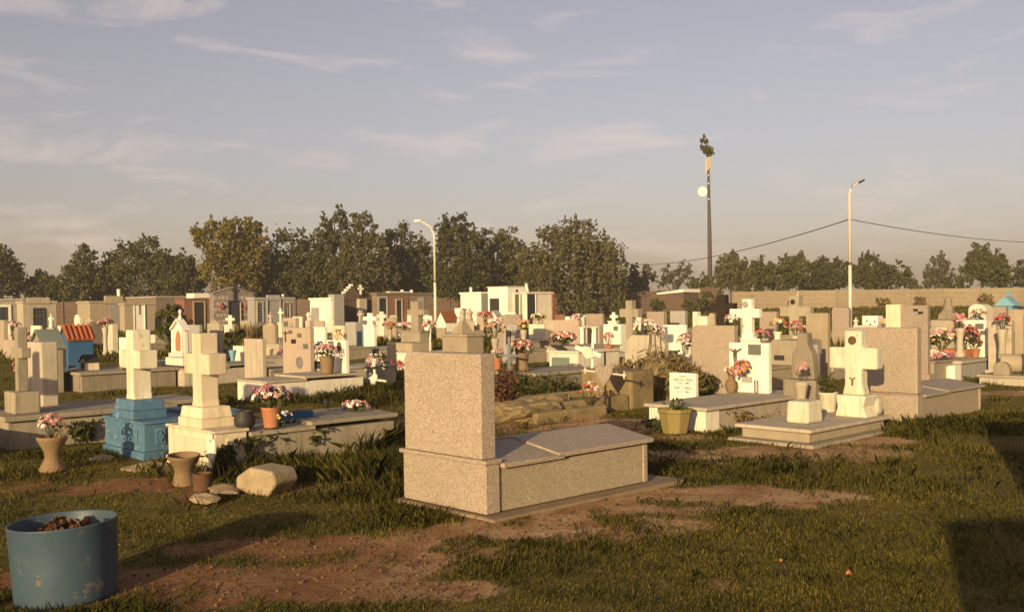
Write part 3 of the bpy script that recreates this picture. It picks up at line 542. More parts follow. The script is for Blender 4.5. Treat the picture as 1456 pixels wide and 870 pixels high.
for px in (315, 351):
    p = crown_points([(f.X(px), -.08, f.Z(435), .2, .06, .2)], 160, .5); np_mesh('wreath', leaf_cards(p, .09), len(p), 4, M['f_rose'], r)
for i in range(10):
    for j in range(5):
        qx = (i + .5 + (j % 2) * .5) * tt / 10.5; qz = f.Z(457 - j * 8.4)
        if qx < f.X(324) or qx > f.X(344):
            if qz + .12 < h and qx < tt - .1: MB().box(qx - .1, qx + .1, -.012, -.002, qz - .1, qz + .1).build('tile', M['pink' if (i + j) % 3 else 'pale_concrete'], r)
r, f, w, tt, h = mausoleum('grey mausoleum with louvred window, blank middle bay and tan door', 352, 362, 418, 423, 65, M['grey'], parapet=(380, 398, 419.5))
o = side_door(r, f, 366, 373, 430, M['dark'], M['pale_concrete'], z0=.6, name='window')
for i in range(7): z0 = .64 + i * .19; MB().box(f.X(366), f.X(373), -.045, -.021, z0, z0 + .07).build('slat', M['grey_metal'], o)
side_door(r, f, 404, 412, 432, M['tan'], M['concrete'], bars=2); MB().tube([(f.X(405), .2, h - .02), (f.X(405), .2, h + .2)], .1, 8).build('vent_pipe', M['clean_white'], r)
MB().box(f.X(380) - .03, f.X(380), -.09, -.003, 0, f.Z(424)).build('pilaster', M['grey'], r); MB().box(f.X(398), f.X(398) + .03, -.09, -.003, 0, f.Z(424)).build('pilaster', M['grey'], r)
r, f, w, tt, h = mausoleum('whitewashed mausoleum with bright left face and grey block side', 441, 471, 487, 423, 62, M['clean_white'])
MB().box(.12, tt + .05, -.14, .5, 0, f.Z(418.5)).build('side_wall', M['grey'], r, .02); front_door(r, f, 443, 454, 437, M['grey'], None)  # grey front panel paints the shadow in the doorway, no real door leaf
r, f, w, tt, h = mausoleum('dark brick mausoleum with stepped white blocks climbing its gable', 480, 488, 536, 424, 66, M['brown_brick'])
for i, (px, py) in enumerate([(489, 416), (492.5, 412.5), (496, 409), (499.5, 405.5)]): MB().box(f.X(px) - .09, f.X(px) + .09, -.13, .12, f.Z(py + 1.5), f.Z(py - 1.5)).build('block', M['clean_white'], r)
MB().prism([(f.X(488), h), (f.X(500.5), f.Z(406)), (f.X(512), f.Z(418)), (f.X(512), h)], -.05, .1, 'y').build('gable', M['brown_brick'], r)
pr = cross_prof(.07, f.Z(419), f.Z(404.5), .22, .22, f.Z(412), f.Z(409)); MB().prism([(f.X(512.5) + a, b_) for a, b_ in pr], -.12, -.02, 'y').build('gable_cross', M['white'], r, .01)
MB().box(f.X(507), f.X(518), -.35, -.01, 0, f.Z(425)).build('pillar', M['pale_concrete'], r, .02)
r, f, w, tt, h = mausoleum('long brown mausoleum with brick doorway and two white roof pipes', 529, 536, 615, 416, 63, M['brownstone'])
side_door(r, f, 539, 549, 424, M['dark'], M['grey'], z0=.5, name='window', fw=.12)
MB().box(f.X(552), f.X(580), -.045, -.003, 0, h - .2).build('brick_panel', M['brick'], r)
side_door(r, f, 563, 570, 427, M['dark'], M['pale_concrete'], y=-.046); MB().box(f.X(594), f.X(603), -.03, -.003, f.Z(441), f.Z(423)).build('plaster_patch', M['grey'], r)
MB().box(f.X(553), f.X(582), -.13, .3, h + .003, h + .06).build('roof_strip', M['clean_white'], r)
for px in (575, 588.5): MB().tube([(f.X(px), .2, h - .02), (f.X(px), .2, f.Z(412))], .1, 8).build('vent_pipe', M['clean_white'], r)
r, f, w, tt, h = mausoleum('white box mausoleum with a thin chimney right of the curved lamp', 655, 684, 696, 415, 70, M['clean_white'])
MB().tube([(.2, f.Y(667), h - .02), (.2, f.Y(667), f.Z(408))], .1, 8).build('vent_pipe', M['clean_white'], r)
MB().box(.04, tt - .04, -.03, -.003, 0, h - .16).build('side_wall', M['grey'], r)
r, f, w, tt, h = mausoleum('tallest white mausoleum with green door and a dark front opening', 694, 722, 748, 407, 68, M['clean_white'], rooft=.05)
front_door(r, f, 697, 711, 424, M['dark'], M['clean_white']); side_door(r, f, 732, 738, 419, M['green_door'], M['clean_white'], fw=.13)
MB().lathe(0, 0, [(.1, 0), (.1, .03)], 12).rot(rad(90)).move((f.X(735), -.002, f.Z(413.5))).build('round_vent', M['dark'], r)
r, f, w, tt, h = mausoleum('unfinished white mausoleum with dark window and ragged brick edge', 742, 748, 786, 415, 67, M['white'])
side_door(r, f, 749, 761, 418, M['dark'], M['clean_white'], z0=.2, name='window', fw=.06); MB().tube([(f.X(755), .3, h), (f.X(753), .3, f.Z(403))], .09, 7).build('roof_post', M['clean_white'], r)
for i in range(14):
    z0 = .02 + i * (h - .1) / 14; o = MB().box(f.X(785) - .05, f.X(785) + .32 + rnd.uniform(-.1, .18), -.09 - rnd.uniform(0, .05), .25, z0, z0 + (h - .1) / 14 - .02).build('brick', M['brick'], r)
f = Frame(960, 96, 430); r = f.thing('shed', 'low brown shed with a slanted white roof edge by the panel wall', 'shed')
f = Frame(972, 94, 430); r.location = (f.x, f.y, f.z)
w = f.Y(938); tt = f.X(993); MB().box(0, tt, 0, w, -.3, f.Z(417)).build('wall', M['panel'], r)
MB().prism([(-.15, f.Z(415.5)), (w + .2, f.Z(418)), (w + .2, f.Z(416)), (-.15, f.Z(411))], -.2, tt + .1).build('roof', M['clean_white'], r)
# ------------------------------------------------------------------ graves: builders
def top_prof(w, h, top):
    z = -.05
    if top == 'flat': up = [(w, h), (0, h)]
    elif top == 'round': up = [(w / 2 + w / 2 * math.cos(a), h - w / 2 * .7 + w / 2 * .7 * math.sin(a)) for a in [math.pi * i / 12 for i in range(13)]]
    elif top == 'shoulder':
        q = min(w * .18, .12); up = [(w - q + q * math.cos(a), h - q + q * math.sin(a)) for a in [math.pi / 2 * i / 5 for i in range(6)]] + [(q - q * math.sin(a), h - q + q * math.cos(a)) for a in [math.pi / 2 * i / 5 for i in range(6)]]
    elif top == 'rl': q = .09; up = [(w - q + q * math.cos(a), h - q + q * math.sin(a)) for a in [math.pi / 2 * i / 6 for i in range(7)]] + [(0, h)]
    elif top == 'cham': q = w * .2; up = [(w, h - q * .8), (w - q, h), (q, h), (0, h - q * .8)]
    elif top == 'gable': up = [(w, h * .84), (w / 2, h), (0, h * .84)]
    elif top == 'step': up = [(w, h), (w * .62, h), (w * .62, h * .87), (0, h * .87)]
    elif top == 'stepr': up = [(w, h * .84), (w * .55, h * .84), (w * .55, h), (0, h)]
    return [(0, z), (w, z)] + up
def grave_body(r, w, x0, L, h, mat, lidmat=None, over=.03, rise=0.0, split=0.0, z0=-.05, y0=0.0):
    MB().box(x0, x0 + L, y0, w + y0, z0, h).build('grave_box', mat, r, .012)
    lm = lidmat or mat
    def lid(a, b_, z):
        MB().prism([(y0 - over, z), (y0 + w + over, z), (y0 + w + over, z + .04), (y0 + w / 2, z + .04 + rise), (y0 - over, z + .04)], a, b_).build('lid', lm, r, .008)
    if split: lid(x0 + .003, x0 + L * split, h + .002); lid(x0 + L * split - .05, x0 + L + over, h + .044)
    else: lid(x0 + .003, x0 + L + over, h + .002)
def stele(label, xl, xc, xr, yt, d, mat, top='flat', slab=None, tmin=.09, name=None, cat=None, base=True, plaques=(), py=490, group=None):
    """upright stone: left edge, front right corner and right edge in pixels, top row, depth"""
    f = Frame(xc, d, py); w = f.Y(xl); t = min(max(tmin, f.X(xr)), .9); h = f.Z(yt)
    r = f.thing(name or ('tomb' if slab else 'headstone'), label, cat or ('tomb' if slab else 'headstone'), group)
    MB().prism(top_prof(w, h, top), 0, t).build('headstone' if slab else 'slab', mat, r, .008)
    bh = min(.16, h * .15)
    if base: MB().box(-.05, t + .05, -.05, w + .05, -.05, bh).build('plinth', mat, r, .012)
    if slab:
        L, sh, sm = slab; grave_body(r, w + .06, t + .055, L, sh, sm, y0=-.03)
    foot(f, -.06, t + (slab[0] if slab else .05), -.06, w + .06)
    for x0, x1, y0, y1, pm in plaques:
        MB().box(-.018, -.002, f.Y(x1), f.Y(x0), f.Z(y1), f.Z(y0)).build('plaque', M[pm], r, .004)
    return r, f, w, t, h
def cross_thing(label, xl, xc, xr, yt, al, ar, a0, a1, yb, d, mat, ped=None, slab=None, flare=0, name='cross_monument', py=490, tmin=.06, pedmat=None, bev=.01):
    """stem left/corner/right px, arm left/right px, arm top/bottom rows, foot row of the stem, optional pedestal (xl, xc, xr, top row)"""
    if ped: f = Frame(ped[1], d, py)
    else: f = Frame(xc, d, py)
    r = f.thing(name, label, 'cross'); pz = 0
    if ped:
        pw = f.Y(ped[0]); pt = max(.12, f.X(ped[2])); pz = f.Z(ped[3])
        MB().box(0, pt, 0, pw, -.05, pz).build('pedestal', pedmat or mat, r, .012)
        MB().box(-.03, pt + .03, -.03, pw + .03, pz + .002, pz + .05).build('pedestal_cap', pedmat or mat, r, .01)
        foot(f, -.05, pt + .05, -.05, pw + .05); pz += .05
    y1, y0 = f.Y(xl), f.Y(xc); cy = (y0 + y1) / 2; hw = abs(y1 - y0) / 2
    g = Frame(xc, d, py); t = max(tmin, g.X(xr)); x0 = (pt - t) / 2 if ped else 0
    al_, ar_ = f.Y(al) - cy, cy - f.Y(ar); z0 = pz - .01 if ped else (-.05 if yb is None else max(-.05, f.Z(yb)))
    pr = cross_prof(hw, z0, f.Z(yt), al_, ar_, f.Z(a1), f.Z(a0), flare, (f.Z(a1) - z0) * .3)
    MB().prism([(cy + a, b_) for a, b_ in pr], x0, x0 + t).build('cross', mat, r, bev)
    if slab:
        L, sh, sm = slab; ww = pw if ped else .8; grave_body(r, ww, (pt if ped else t) + .03, L, sh, sm)
    return r, f
def PZ(px, py, z=0.0):
    d = ray(px, py); k = (z - EYE) / d.z; return (d.x * k, d.y * k, z)
def PD(px, py, d):
    q = ray(px, py); return (q.x / q.y * d, d, EYE + q.z / q.y * d)
def bouquet(label, loc, rx, h, cols, n=30, size=None, leaf=True, group='flower bouquets on the graves', squash=.8):
    r = thing('bouquet', label, 'flowers', loc, rnd.uniform(0, 6), group); size = size or rx * .34; n = int(n * 1.4)
    pts = []
    for i in range(n):
        a = rnd.uniform(0, 6.28); q = rx * math.sqrt(rnd.uniform(0.02, 1)); z = h * (.55 + .45 * math.sqrt(max(0, 1 - (q / rx) ** 2)) + rnd.uniform(-.16, .1)); pts.append((q * math.cos(a), q * math.sin(a), z))
    for ci, c in enumerate(cols):
        mb = MB()
        for p in pts[ci::len(cols)]:
            nrm = Vector((p[0] / rx, p[1] / rx, .7 + rnd.uniform(-.3, .3))).normalized(); a = nrm.orthogonal().normalized(); b_ = nrm.cross(a); s = size * rnd.uniform(.6, 1.15)
            vv = [Vector(p) - nrm * s * .25]; ff = []
            for k in range(10):
                q = 2 * math.pi * k / 10 + rnd.uniform(-.1, .1); rr = s * (.55 if k % 2 == 0 else .38) * rnd.uniform(.85, 1.1); vv.append(Vector(p) + (a * math.cos(q) + b_ * math.sin(q)) * rr + nrm * s * .12 * (1 if k % 2 else -.2))
            vv.append(Vector(p) + nrm * s * .22)
            for k in range(10):
                vv.append(Vector(p) + (a * math.cos(.3 + 2 * math.pi * k / 10) + b_ * math.sin(.3 + 2 * math.pi * k / 10)) * s * .2 + nrm * s * .3) if k < 5 else None
            ff = [(0, 1 + k, 1 + (k + 1) % 10) for k in range(10)] + [(11, 1 + (k + 1) % 10, 1 + k) for k in range(10)]
            vv = vv[:12]; mb.add(vv, ff)
        o = mb.build('blossoms', M['f_' + c], r); o['kind'] = 'stuff'
    if leaf:
        p = np.array([(q[0] * .95 + rnd.uniform(-.2, .2) * rx, q[1] * .95 + rnd.uniform(-.2, .2) * rx, q[2] * rnd.uniform(.35, .95)) for q in pts[::2]])
        np_mesh('leaves', leaf_cards(p, rx * .22, asp=2.2), len(p), 4, M['leaf'], r)['kind'] = 'stuff'
        mb = MB()
        for q in pts[:10]: mb.tube([(q[0] * .1, q[1] * .1, 0.0), (q[0] * .6, q[1] * .6, q[2] * .6), q], [rx * .03, rx * .025, rx * .02], 4)
        mb.build('stems', M['leaf'], r)
    return r
def vase(label, loc, prof, mat, name='vase', cat='vase', n=18, soil=None, tilt=0):
    """prof: (radius, z) outer wall from foot to rim; the inside is hollowed"""
    inner = [(max(.005, a - .015), z) for a, z in prof[::-1] if z > prof[-1][1] * .25] + [(.004, prof[-1][1] * .25)]
    o = MB().lathe(0, 0, prof + inner, n, rnd.uniform(0, .3)).build(name, mat, None, .003, smooth=n > 8)
    o.location = loc; o.rotation_euler = (tilt, tilt * .4, 0); tag(o, label, cat); return o
def hourglass(h, r1, rw, r2): return [(r1 * .9, 0), (r1, h * .04), (r1 * .97, h * .1), (rw * 1.05, h * .36), (rw, h * .46), (rw * 1.1, h * .58), (r2 * .92, h * .86), (r2, h * .92), (r2 * 1.02, h)]
def bucket(h, r1, r2): return [(r1 * .97, 0), (r1, h * .03), (r2 * .96, h * .88), (r2, h * .9), (r2 * 1.03, h)]
def plant(label, loc, rx, h, n, mat, size, name='plant', cat='plant', stems=7, asp=2.0, group='weeds and small plants'):
    r = thing(name, label, cat, loc, 0, group); mb = MB(); p = []
    for i in range(stems):
        a = rnd.uniform(0, 6.28); q = rx * rnd.uniform(.3, 1); hh = h * rnd.uniform(.55, 1); e = Vector((q * math.cos(a), q * math.sin(a), hh)); mb.tube([(e.x * .1, e.y * .1, -.02), (e.x * .5, e.y * .5, hh * .6), e], [size * .12, size * .09, size * .05], 4)
        for k in range(n // stems):
            u = rnd.uniform(.15, 1); p.append(e * u + Vector((rnd.gauss(0, .2) * rx, rnd.gauss(0, .2) * rx, rnd.gauss(0, .05) * h)))
    mb.build('stems', M['bark'], r); p = np.array(p); p[:, 2] = np.maximum(p[:, 2], .01)
    np_mesh('leaves', leaf_cards(p, size, asp=asp), len(p), 4, mat, r)['kind'] = 'stuff'
    return r
def blades(label, loc, rx, h, n, mat, wd, name='reeds', cat='plant', spread=.5, group='weeds and small plants'):
    r = thing(name, label, cat, loc, 0, group)
    a = nr.uniform(0, 6.28, n); q = rx * np.sqrt(nr.uniform(0, 1, n)); bx, by = q * np.cos(a) * .6, q * np.sin(a) * .6; hh = h * nr.uniform(.5, 1, n); b2 = nr.uniform(0, 6.28, n)
    tx, ty = bx + np.cos(a) * spread * rx * nr.uniform(.2, 1.3, n), by + np.sin(a) * spread * rx * nr.uniform(.2, 1.3, n); cx, cy = np.cos(b2) * wd, np.sin(b2) * wd; z = np.zeros(n)
    mx, my = bx * .7 + tx * .3, by * .7 + ty * .3
    v = np.stack([np.stack([bx - cx, by - cy, z - .02], 1), np.stack([bx + cx, by + cy, z - .02], 1), np.stack([mx + cx, my + cy, hh * .6], 1), np.stack([tx, ty, hh], 1), np.stack([mx - cx, my - cy, hh * .6], 1)], 1).reshape(-1, 3)
    np_mesh('blades', v, n, 5, mat, r)['kind'] = 'stuff'
    return r

# ------------------------------------------------------------------ the granite tomb in the middle
f = Frame(692, 7.25, 738); r = f.thing('tomb', 'large speckled granite tomb with plain headstone standing in the foreground', 'tomb')
W0 = .98; zl = f.Z(655, 690); zt = f.Z(504, 684)
MB().box(-.05, 2.2, -.13, W0 + .08, -.06, .022).build('footing', M['soil_concrete'], r, .015)
MB().box(0, .135, 0, W0, .03, zl - .035).build('pedestal', M['granite'], r, .006)
MB().box(-.022, .15, -.015, W0 + .03, zl - .033, zl).build('ledge', M['granite'], r, .008)
MB().prism([(a + .045, b_ + (zl + .05 if b_ < 0 else 0) + (.002 if b_ < 0 else 0)) for a, b_ in top_prof(W0 - .07, zt, 'rl')], 0, .14).build('headstone', M['granite'], r, .007)
hb = zl - .075
MB().box(.155, 1.80, .02, W0 - .02, .03, hb).build('side_panel', M['granite_box'], r, .004)
MB().box(1.803, 1.86, .008, W0 - .008, .03, hb).build('end_panel', M['granite_box'], r, .008)
def ridge_lid(x0, x1, z, rise, ov=.03): return MB().prism([(-ov, z), (W0 + ov, z), (W0 + ov, z + .035), (W0 / 2, z + .035 + rise), (-ov, z + .035)], x0, x1).build('lid', M['granite'], r, .006)
ridge_lid(.153, .80, hb + .004, .085); ridge_lid(.73, 1.90, hb + .018, .085)
foot(f, -.08, 2.2, -.16, W0 + .1)

# ------------------------------------------------------------------ the two painted crosses at left
def big_cross(label, lowf, lowx, py, low_t, up, stem, ytop, arms, mats, d, tomb):
    f = Frame(lowx, d, py); r = f.thing('cross_tomb', label, 'tomb'); w = f.Y(lowf); t1 = low_t; z1 = f.Z(up[3]); z2 = f.Z(up[4])
    a, b_ = mats
    MB().box(-.02, t1 + .02, -.02, w + .02, -.05, .07).build('base', b_, r, .01)
    MB().box(0, t1, 0, w, .07, z1 - .03).build('lower_pedestal', b_, r, .012); MB().box(-.02, t1 + .02, -.02, w + .02, z1 - .03, z1).build('ledge', b_, r, .01)
    g = MB()                                           # raised diamond panel on the side, moulded frame on the front
    g.prism([(t1 * .35, .14), (t1 * .65, .14), (t1 * .65, z1 - .08), (t1 * .35, z1 - .08)], -.014, .0, 'y').build('side_panel', b_, r, .006)
    MB().prism([(t1 * .5, .17), (t1 * .6, (z1 + .06) / 2), (t1 * .5, z1 - .11), (t1 * .4, (z1 + .06) / 2)], -.026, -.015, 'y').build('side_diamond', b_, r, .004)
    MB().box(-.012, -.001, w * .14, w * .86, .15, z1 - .09).build('front_panel', b_, r, .006)
    uw, ut = .0, .0
    h2 = z2 - z1; cw = (f.Y(up[0]) - f.Y(up[1])); cy = w / 2; ut = up[2]; cx = t1 / 2
    MB().box(cx - ut / 2, cx + ut / 2, cy - cw / 2, cy + cw / 2, z1, z1 + h2 * .45).build('upper_pedestal', b_, r, .01)
    MB().box(cx - ut * .47, cx + ut * .47, cy - cw * .47, cy + cw * .47, z1 + h2 * .45, z2, ut * .04, cw * .04).build('upper_pedestal', b_, r, .012)
    zt = f.Z(ytop); a1, a0 = f.Z(arms[0]), f.Z(arms[1]); hw = stem[0] / 2; tt = stem[1] / 2
    pr = cross_prof(hw, z2 - .005, zt, arms[2], arms[2], a0, a1, hw * .28, (a0 - z2) * .22)
    MB().prism([(cy + p, q) for p, q in pr], cx - tt, cx + tt).build('cross', a, r, .014)
    L, hh, mb_, ml = tomb
    grave_body(r, w, t1 + .025, L, hh, mb_, ml, split=.42, rise=.02); foot(f, -.05, t1 + L + .05, -.04, w + .05)
    return r, f, w, t1
r2, f2, w2, t2 = big_cross('cream painted cross on a stepped cream pedestal with long grey tomb behind it', 240, 306, 672, .34, (264, 297, .36, 613, 583), (.17, .2), 475, (505, 536, .26), (M['cream'], M['cream']), 9.5, (1.75, .3, M['concrete'], M['concrete']))
MB().lathe(0, 0, [(.055, 0), (.055, .018), (.04, .018), (.04, .006), (.002, .006)], 18).rot(rad(90)).move((1.15, -.001, .2)).build('ring_ornament', M['pale_concrete'], r2)
r1, f1, w1, t1 = big_cross('white cross standing on a bright blue two stepped pedestal and blue tomb', 150, 205, 655, .36, (169, 198, .38, 600, 572), (.17, .21), 470, (500, 527, .25), (M['mossy_white'], M['blue']), 10.35, (.75, .33, M['blue'], M['blue']))

# ------------------------------------------------------------------ left foreground
f = Frame(14, 11.2, 636); r = f.thing('cross_tomb', 'grey concrete cross on a box tomb cut by the left edge', 'tomb')
MB().box(-.02, 1.9, .0, .9, -.05, f.Z(600)).build('grave_box', M['concrete'], r, .015); MB().box(-.07, 1.95, -.06, .96, f.Z(600) + .002, f.Z(592)).build('lid', M['concrete'], r, .012)
zz = f.Z(592); MB().box(.1, .38, .12, .5, zz + .002, f.Z(560)).build('pedestal', M['concrete'], r, .015)
pr = cross_prof(.055, f.Z(560), f.Z(466), .17, .17, f.Z(511), f.Z(496)); MB().prism([(.3 + a, b_) for a, b_ in pr], .18, .29).build('cross', M['concrete'], r, .01); foot(f, -.1, 2, -.1, 1)
f = Frame(66, 12.3, 620); r = f.thing('tomb', 'plain tall concrete block headstone with cross shadow on its left face', 'tomb')
w = .85; hb = f.Z(590); MB().box(0, .25, .02, w - .02, -.05, hb).build('pedestal', M['concrete'], r, .012); MB().box(.28, 2.0, .03, w - .03, -.05, hb).build('grave_box', M['concrete'], r, .012)
MB().box(-.07, 2.08, -.05, w + .05, hb + .002, f.Z(583)).build('lid', M['concrete'], r, .012); MB().box(0, .2, .12, w - .16, f.Z(583) + .002, f.Z(487)).build('headstone', M['pale_concrete'], r, .015); foot(f, -.1, 2.1, -.06, .9)
loc = PZ(75, 670); v = vase('brown hourglass clay vase with pink flowers on the grass before the block tomb', loc, hourglass(.34, .125, .07, .14), M['clay']); bouquet('pink and white bouquet in the hourglass clay vase at lower left', (loc[0], loc[1], .3), .14, .24, ['pink', 'pink', 'rose', 'white'], 34)
loc = PZ(262, 689); vase('broken concrete hourglass urn lying by the white pedestal', loc, hourglass(.27, .105, .08, .14), M['clay'], tilt=.08)
loc = PZ(288, 697); vase('small rusty tin pot beside the broken urn', loc, [(.075, 0), (.08, .02), (.078, .07), (.083, .08), (.08, .14), (.085, .15)], M['rust'])
loc = PZ(378, 698); o = MB().prism([(-.2, 0), (.14, -.02), (.24, .1), (.2, .2), (-.05, .22), (-.2, .13)], -.15, .15, 'y').build('stone_block', M['rough_stone'], None, .025); o.location = loc; o.rotation_euler = (0, 0, rad(-28)); tag(o, 'cut corner block of pale stone lying in front of the weeds', 'stone')
for px, py, s, lab in [(322, 700, .22, 'flat broken slab piece lying between the tin pot and the stone block'), (292, 713, .17, 'flat stone chip in the grass below the tin pot'), (350, 697, .15, 'narrow slab piece leaning on the cut stone block'), (145, 655, .14, 'rough stone lump in front of the blue pedestal'), (215, 668, .3, 'flat concrete footing slab before the cream pedestal')]:
    loc = PZ(px, py); o = MB().rock((0, 0, .02), (s, s * .6, .045), px, 2, .5, .5).build('stone', M['rough_stone'], None); o.location = loc; o.rotation_euler = (0, 0, rnd.uniform(0, 3)); tag(o, lab, 'stone', 'loose stones near the crosses')
loc = PZ(301, 678); r = thing('angel_ornament', 'white flat winged ornament standing on a spike by the cream pedestal', 'ornament', loc, TH)
MB().prism([(0, 0), (.02, .0), (.035, .14), (.075, .22), (.09, .34), (.05, .36), (0, .31), (-.05, .36), (-.09, .34), (-.075, .22), (-.03, .14)], -.01, .012).build('wings', M['white'], r, .003)
MB().rock((0, 0, .37), (.03, .035, .04), 2, 2, .05).build('head', M['white'], r, smooth=True)
for px, py, n, rx, h, lab in [(345, 662, 150, .26, .34, 'dark leafy weed clump in front of the cream cross tomb'), (385, 655, 150, .28, .36, 'bushy weed beside the grey tomb side'), (430, 650, 120, .24, .34, 'leafy weed at the middle of the grey tomb'), (318, 672, 80, .15, .26, 'small weed under the winged ornament'), (118, 628, 90, .24, .26, 'weed clump left of the blue pedestal')]:
    plant(lab, PZ(px, py), rx, h, n * 7, M['leaf'], .042, asp=1.7, stems=18)
hz = .345
def on_tomb(px, py, z): return PZ(px, py, z)
loc = on_tomb(386, 607, hz + .02); vase('terracotta pot with mixed flowers on the grey tomb beside the cream cross', loc, bucket(.2, .075, .1), M['terracotta'], 'flower_pot', 'flower pot')
bouquet('pink and white bouquet in the terracotta pot behind the cream cross', (loc[0], loc[1], loc[2] + .16), .2, .24, ['pink', 'white', 'rose', 'white', 'purple'], 46)
loc = on_tomb(399, 606, hz + .02); bouquet('white lilies lying low right of the terracotta pot', (loc[0], loc[1], loc[2]), .12, .16, ['white', 'white', 'yellow'], 18)
loc = f2.at(1.85, .35, hz + .04); bouquet('pink and white posy at the far end of the grey tomb', (loc[0], loc[1], loc[2]), .16, .13, ['pink', 'white', 'rose'], 34); loc = f2.at(1.75, .75, hz + .04); bouquet('small blue flowers at the far end of the grey tomb', loc, .06, .12, ['blue'], 10)
loc = on_tomb(420, 598, hz + .02); r = thing('flower_box', 'dark blue rectangular planter on the grey tomb', 'planter', loc, TH); MB().box(-.18, .18, -.07, .07, 0, .1).build('body', M['blue_wall'], r, .008); MB().box(-.16, .16, -.05, .05, .102, .106).build('soil', M['soil'], r)
loc = on_tomb(348, 610, hz + .02); vase('round dark pot between the cream cross and the terracotta pot', loc, [(.06, 0), (.1, .05), (.105, .1), (.08, .16), (.085, .18)], M['dark'])
r = thing('bin', 'cut down blue metal drum used as a rubbish bin on the grass', 'bin', (*G(95, 842), 0), 0); bl = r.location; bl.z = -.02
MB().lathe(0, 0, [(.262, 0), (.265, .02), (.272, .2), (.281, .41), (.283, .415), (.281, .42), (.275, .42), (.273, .41), (.262, .03), (.002, .03)], 48).build('drum', M['bin'], r, 0, smooth=True)
p = crown_points([(.02, .03, .36, .13, .13, .06), (-.04, .0, .29, .19, .19, .08)], 700, .2); np_mesh('rubbish', leaf_cards(p, .05, asp=1.5), len(p), 4, M['dead_leaf'], r)['kind'] = 'stuff'
FOOT.append((bl.x, bl.y, 0, -.27, .27, -.27, .27))
r.rotation_euler = (rad(0), rad(-2.0), 0)

# left middle distance
loc = PZ(30, 561); vase('white pot under a spray of pink flowers near the left edge', loc, bucket(.16, .06, .09), M['white'], 'flower_pot', 'flower pot'); bouquet('tall spray of pink and dry flowers in the white pot near the left edge', (loc[0], loc[1], .12), .14, .62, ['pink', 'red', 'rose'], 26, .07)
def house_tomb(label, xl, xc, xr, ypk, yev, d, wall, roofm, tiles=0, z0=-.05, opening=None, zr=0, name='house_tomb', over=.05):
    f = Frame(xc, d, 500); w = f.Y(xl); t = f.X(xr); ze = f.Z(yev) - zr; zp = f.Z(ypk) - zr; r = f.thing(name, label, 'tomb'); r.location.z += zr
    MB().prism([(0, z0), (w, z0), (w, ze), (w / 2, zp - .02), (0, ze)], 0, t).build('wall', wall, r, .006)
    th_ = .035
    rf = None
    for s in (0, 1):
        pa = (-over, ze - over * .7) if s == 0 else (w + over, ze - over * .7)
        q = MB().prism([pa, (w / 2, zp), (w / 2, zp + th_), (pa[0], pa[1] + th_)], -over, t + over).build('roof', roofm, r, .004)
        if tiles and s == 0:
            for i in range(tiles):
                a = -over + (t + 2 * over) * (i + .1) / tiles; b_ = a + (t + 2 * over) / tiles * .5
                MB().prism([(pa[0], pa[1] + th_ + .002), (w / 2, zp + th_ + .002), (w / 2, zp + th_ + .05), (pa[0], pa[1] + th_ + .05)], a, b_).build('roof_tile', M['roof_tile'], q, .01)
    if opening: MB().prism([(w / 2 + opening[0] * w * math.cos(math.pi * i / 8), opening[1] * ze + opening[0] * w * math.sin(math.pi * i / 8)) for i in range(9)] + [(w / 2 - opening[0] * w, .02), (w / 2 + opening[0] * w, .02)], -.012, -.003).build('opening', M['dark'], r)
    foot(f, -.1, t + .1, -.1, w + .1)
    return r, f, w, t
house_tomb('small grey green gabled house tomb behind the block headstone', 44, 63, 90, 471, 494, 19, M['concrete'], M['grey_green'])
house_tomb('blue house shaped tomb with orange striped tile roof', 86, 97, 133, 465, 483, 26, M['blue_wall'], M['roof_red'], tiles=6, opening=(.22, .6))
f = fs = Frame(112, 19.5, 545); r = f.thing('tomb', 'low dark slab tomb carrying a tiny chapel near the left side', 'tomb'); MB().box(-.1, 1.8, -.4, 1.2, -.05, .3).build('grave_box', M['dark_concrete'], r, .02); MB().box(-.15, 1.85, -.45, 1.25, .302, .36).build('lid', M['concrete'], r, .015); foot(f, -.1, 1.8, -.4, 1.2)
house_tomb('tiny arched chapel model with dark roof on the low slab tomb', 113, 122, 141, 507, 515, 19.8, M['cream'], M['dark'], zr=.362, z0=0, opening=(.2, .6), name='chapel_model', over=.02)
loc = (*PZ(97, 528, .362)[:2], .362); o = MB().prism([(-.09, 0), (.09, 0), (.09, .012), (0, .03), (-.09, .012)], -.12, .12).build('open_book', M['clean_white'], None); o.location = loc; o.rotation_euler = (0, rad(-12), TH); o.location.z += .02; tag(o, 'small white open book ornament on the dark slab tomb', 'ornament')
for px, py, z, lab in [(.75, -.25, .362, 'brown plant pot right of the tiny chapel on the dark slab tomb'), (.0, .35, .362, 'small brown bowl beside the open book')]: vase(lab, fs.at(px, py, z), bucket(.1, .05, .07), M['clay'], 'flower_pot', 'flower pot')
S = stele
S('white tablet stone hiding behind the blue based cross', 169, 182, 186, 480, 22, M['clean_white'], slab=(1.7, .3, M['pale_concrete']))
S('white stone with a dripping stained face right of the dark little stone', 147, 160, 168, 461, 34, M['mossy_white'], slab=(1.6, .3, M['concrete']))
S('small dark brown stone just left of the stained white one', 127, 131, 145, 458, 38, M['brownstone'])
S('slim white rounded stone seen against the shaded wall', 106, 114, 117, 447, 47, M['white'], top='round', slab=(1.6, .3, M['concrete']))
cross_thing('tiny pale cross on a pedestal near the shaded wall stretch', 124.5, 127, 129, 451, 122, 130, 454, 457, None, 44, M['pale_concrete'], ped=(121, 129, 132, 463))
S('plain white block stone behind the grey green house tomb', 44, 57, 60, 463, 36, M['white'], slab=(1.6, .35, M['pale_concrete']))
S('small white marker left of the tiled blue house tomb', 82, 86, 88, 463, 34, M['white'])
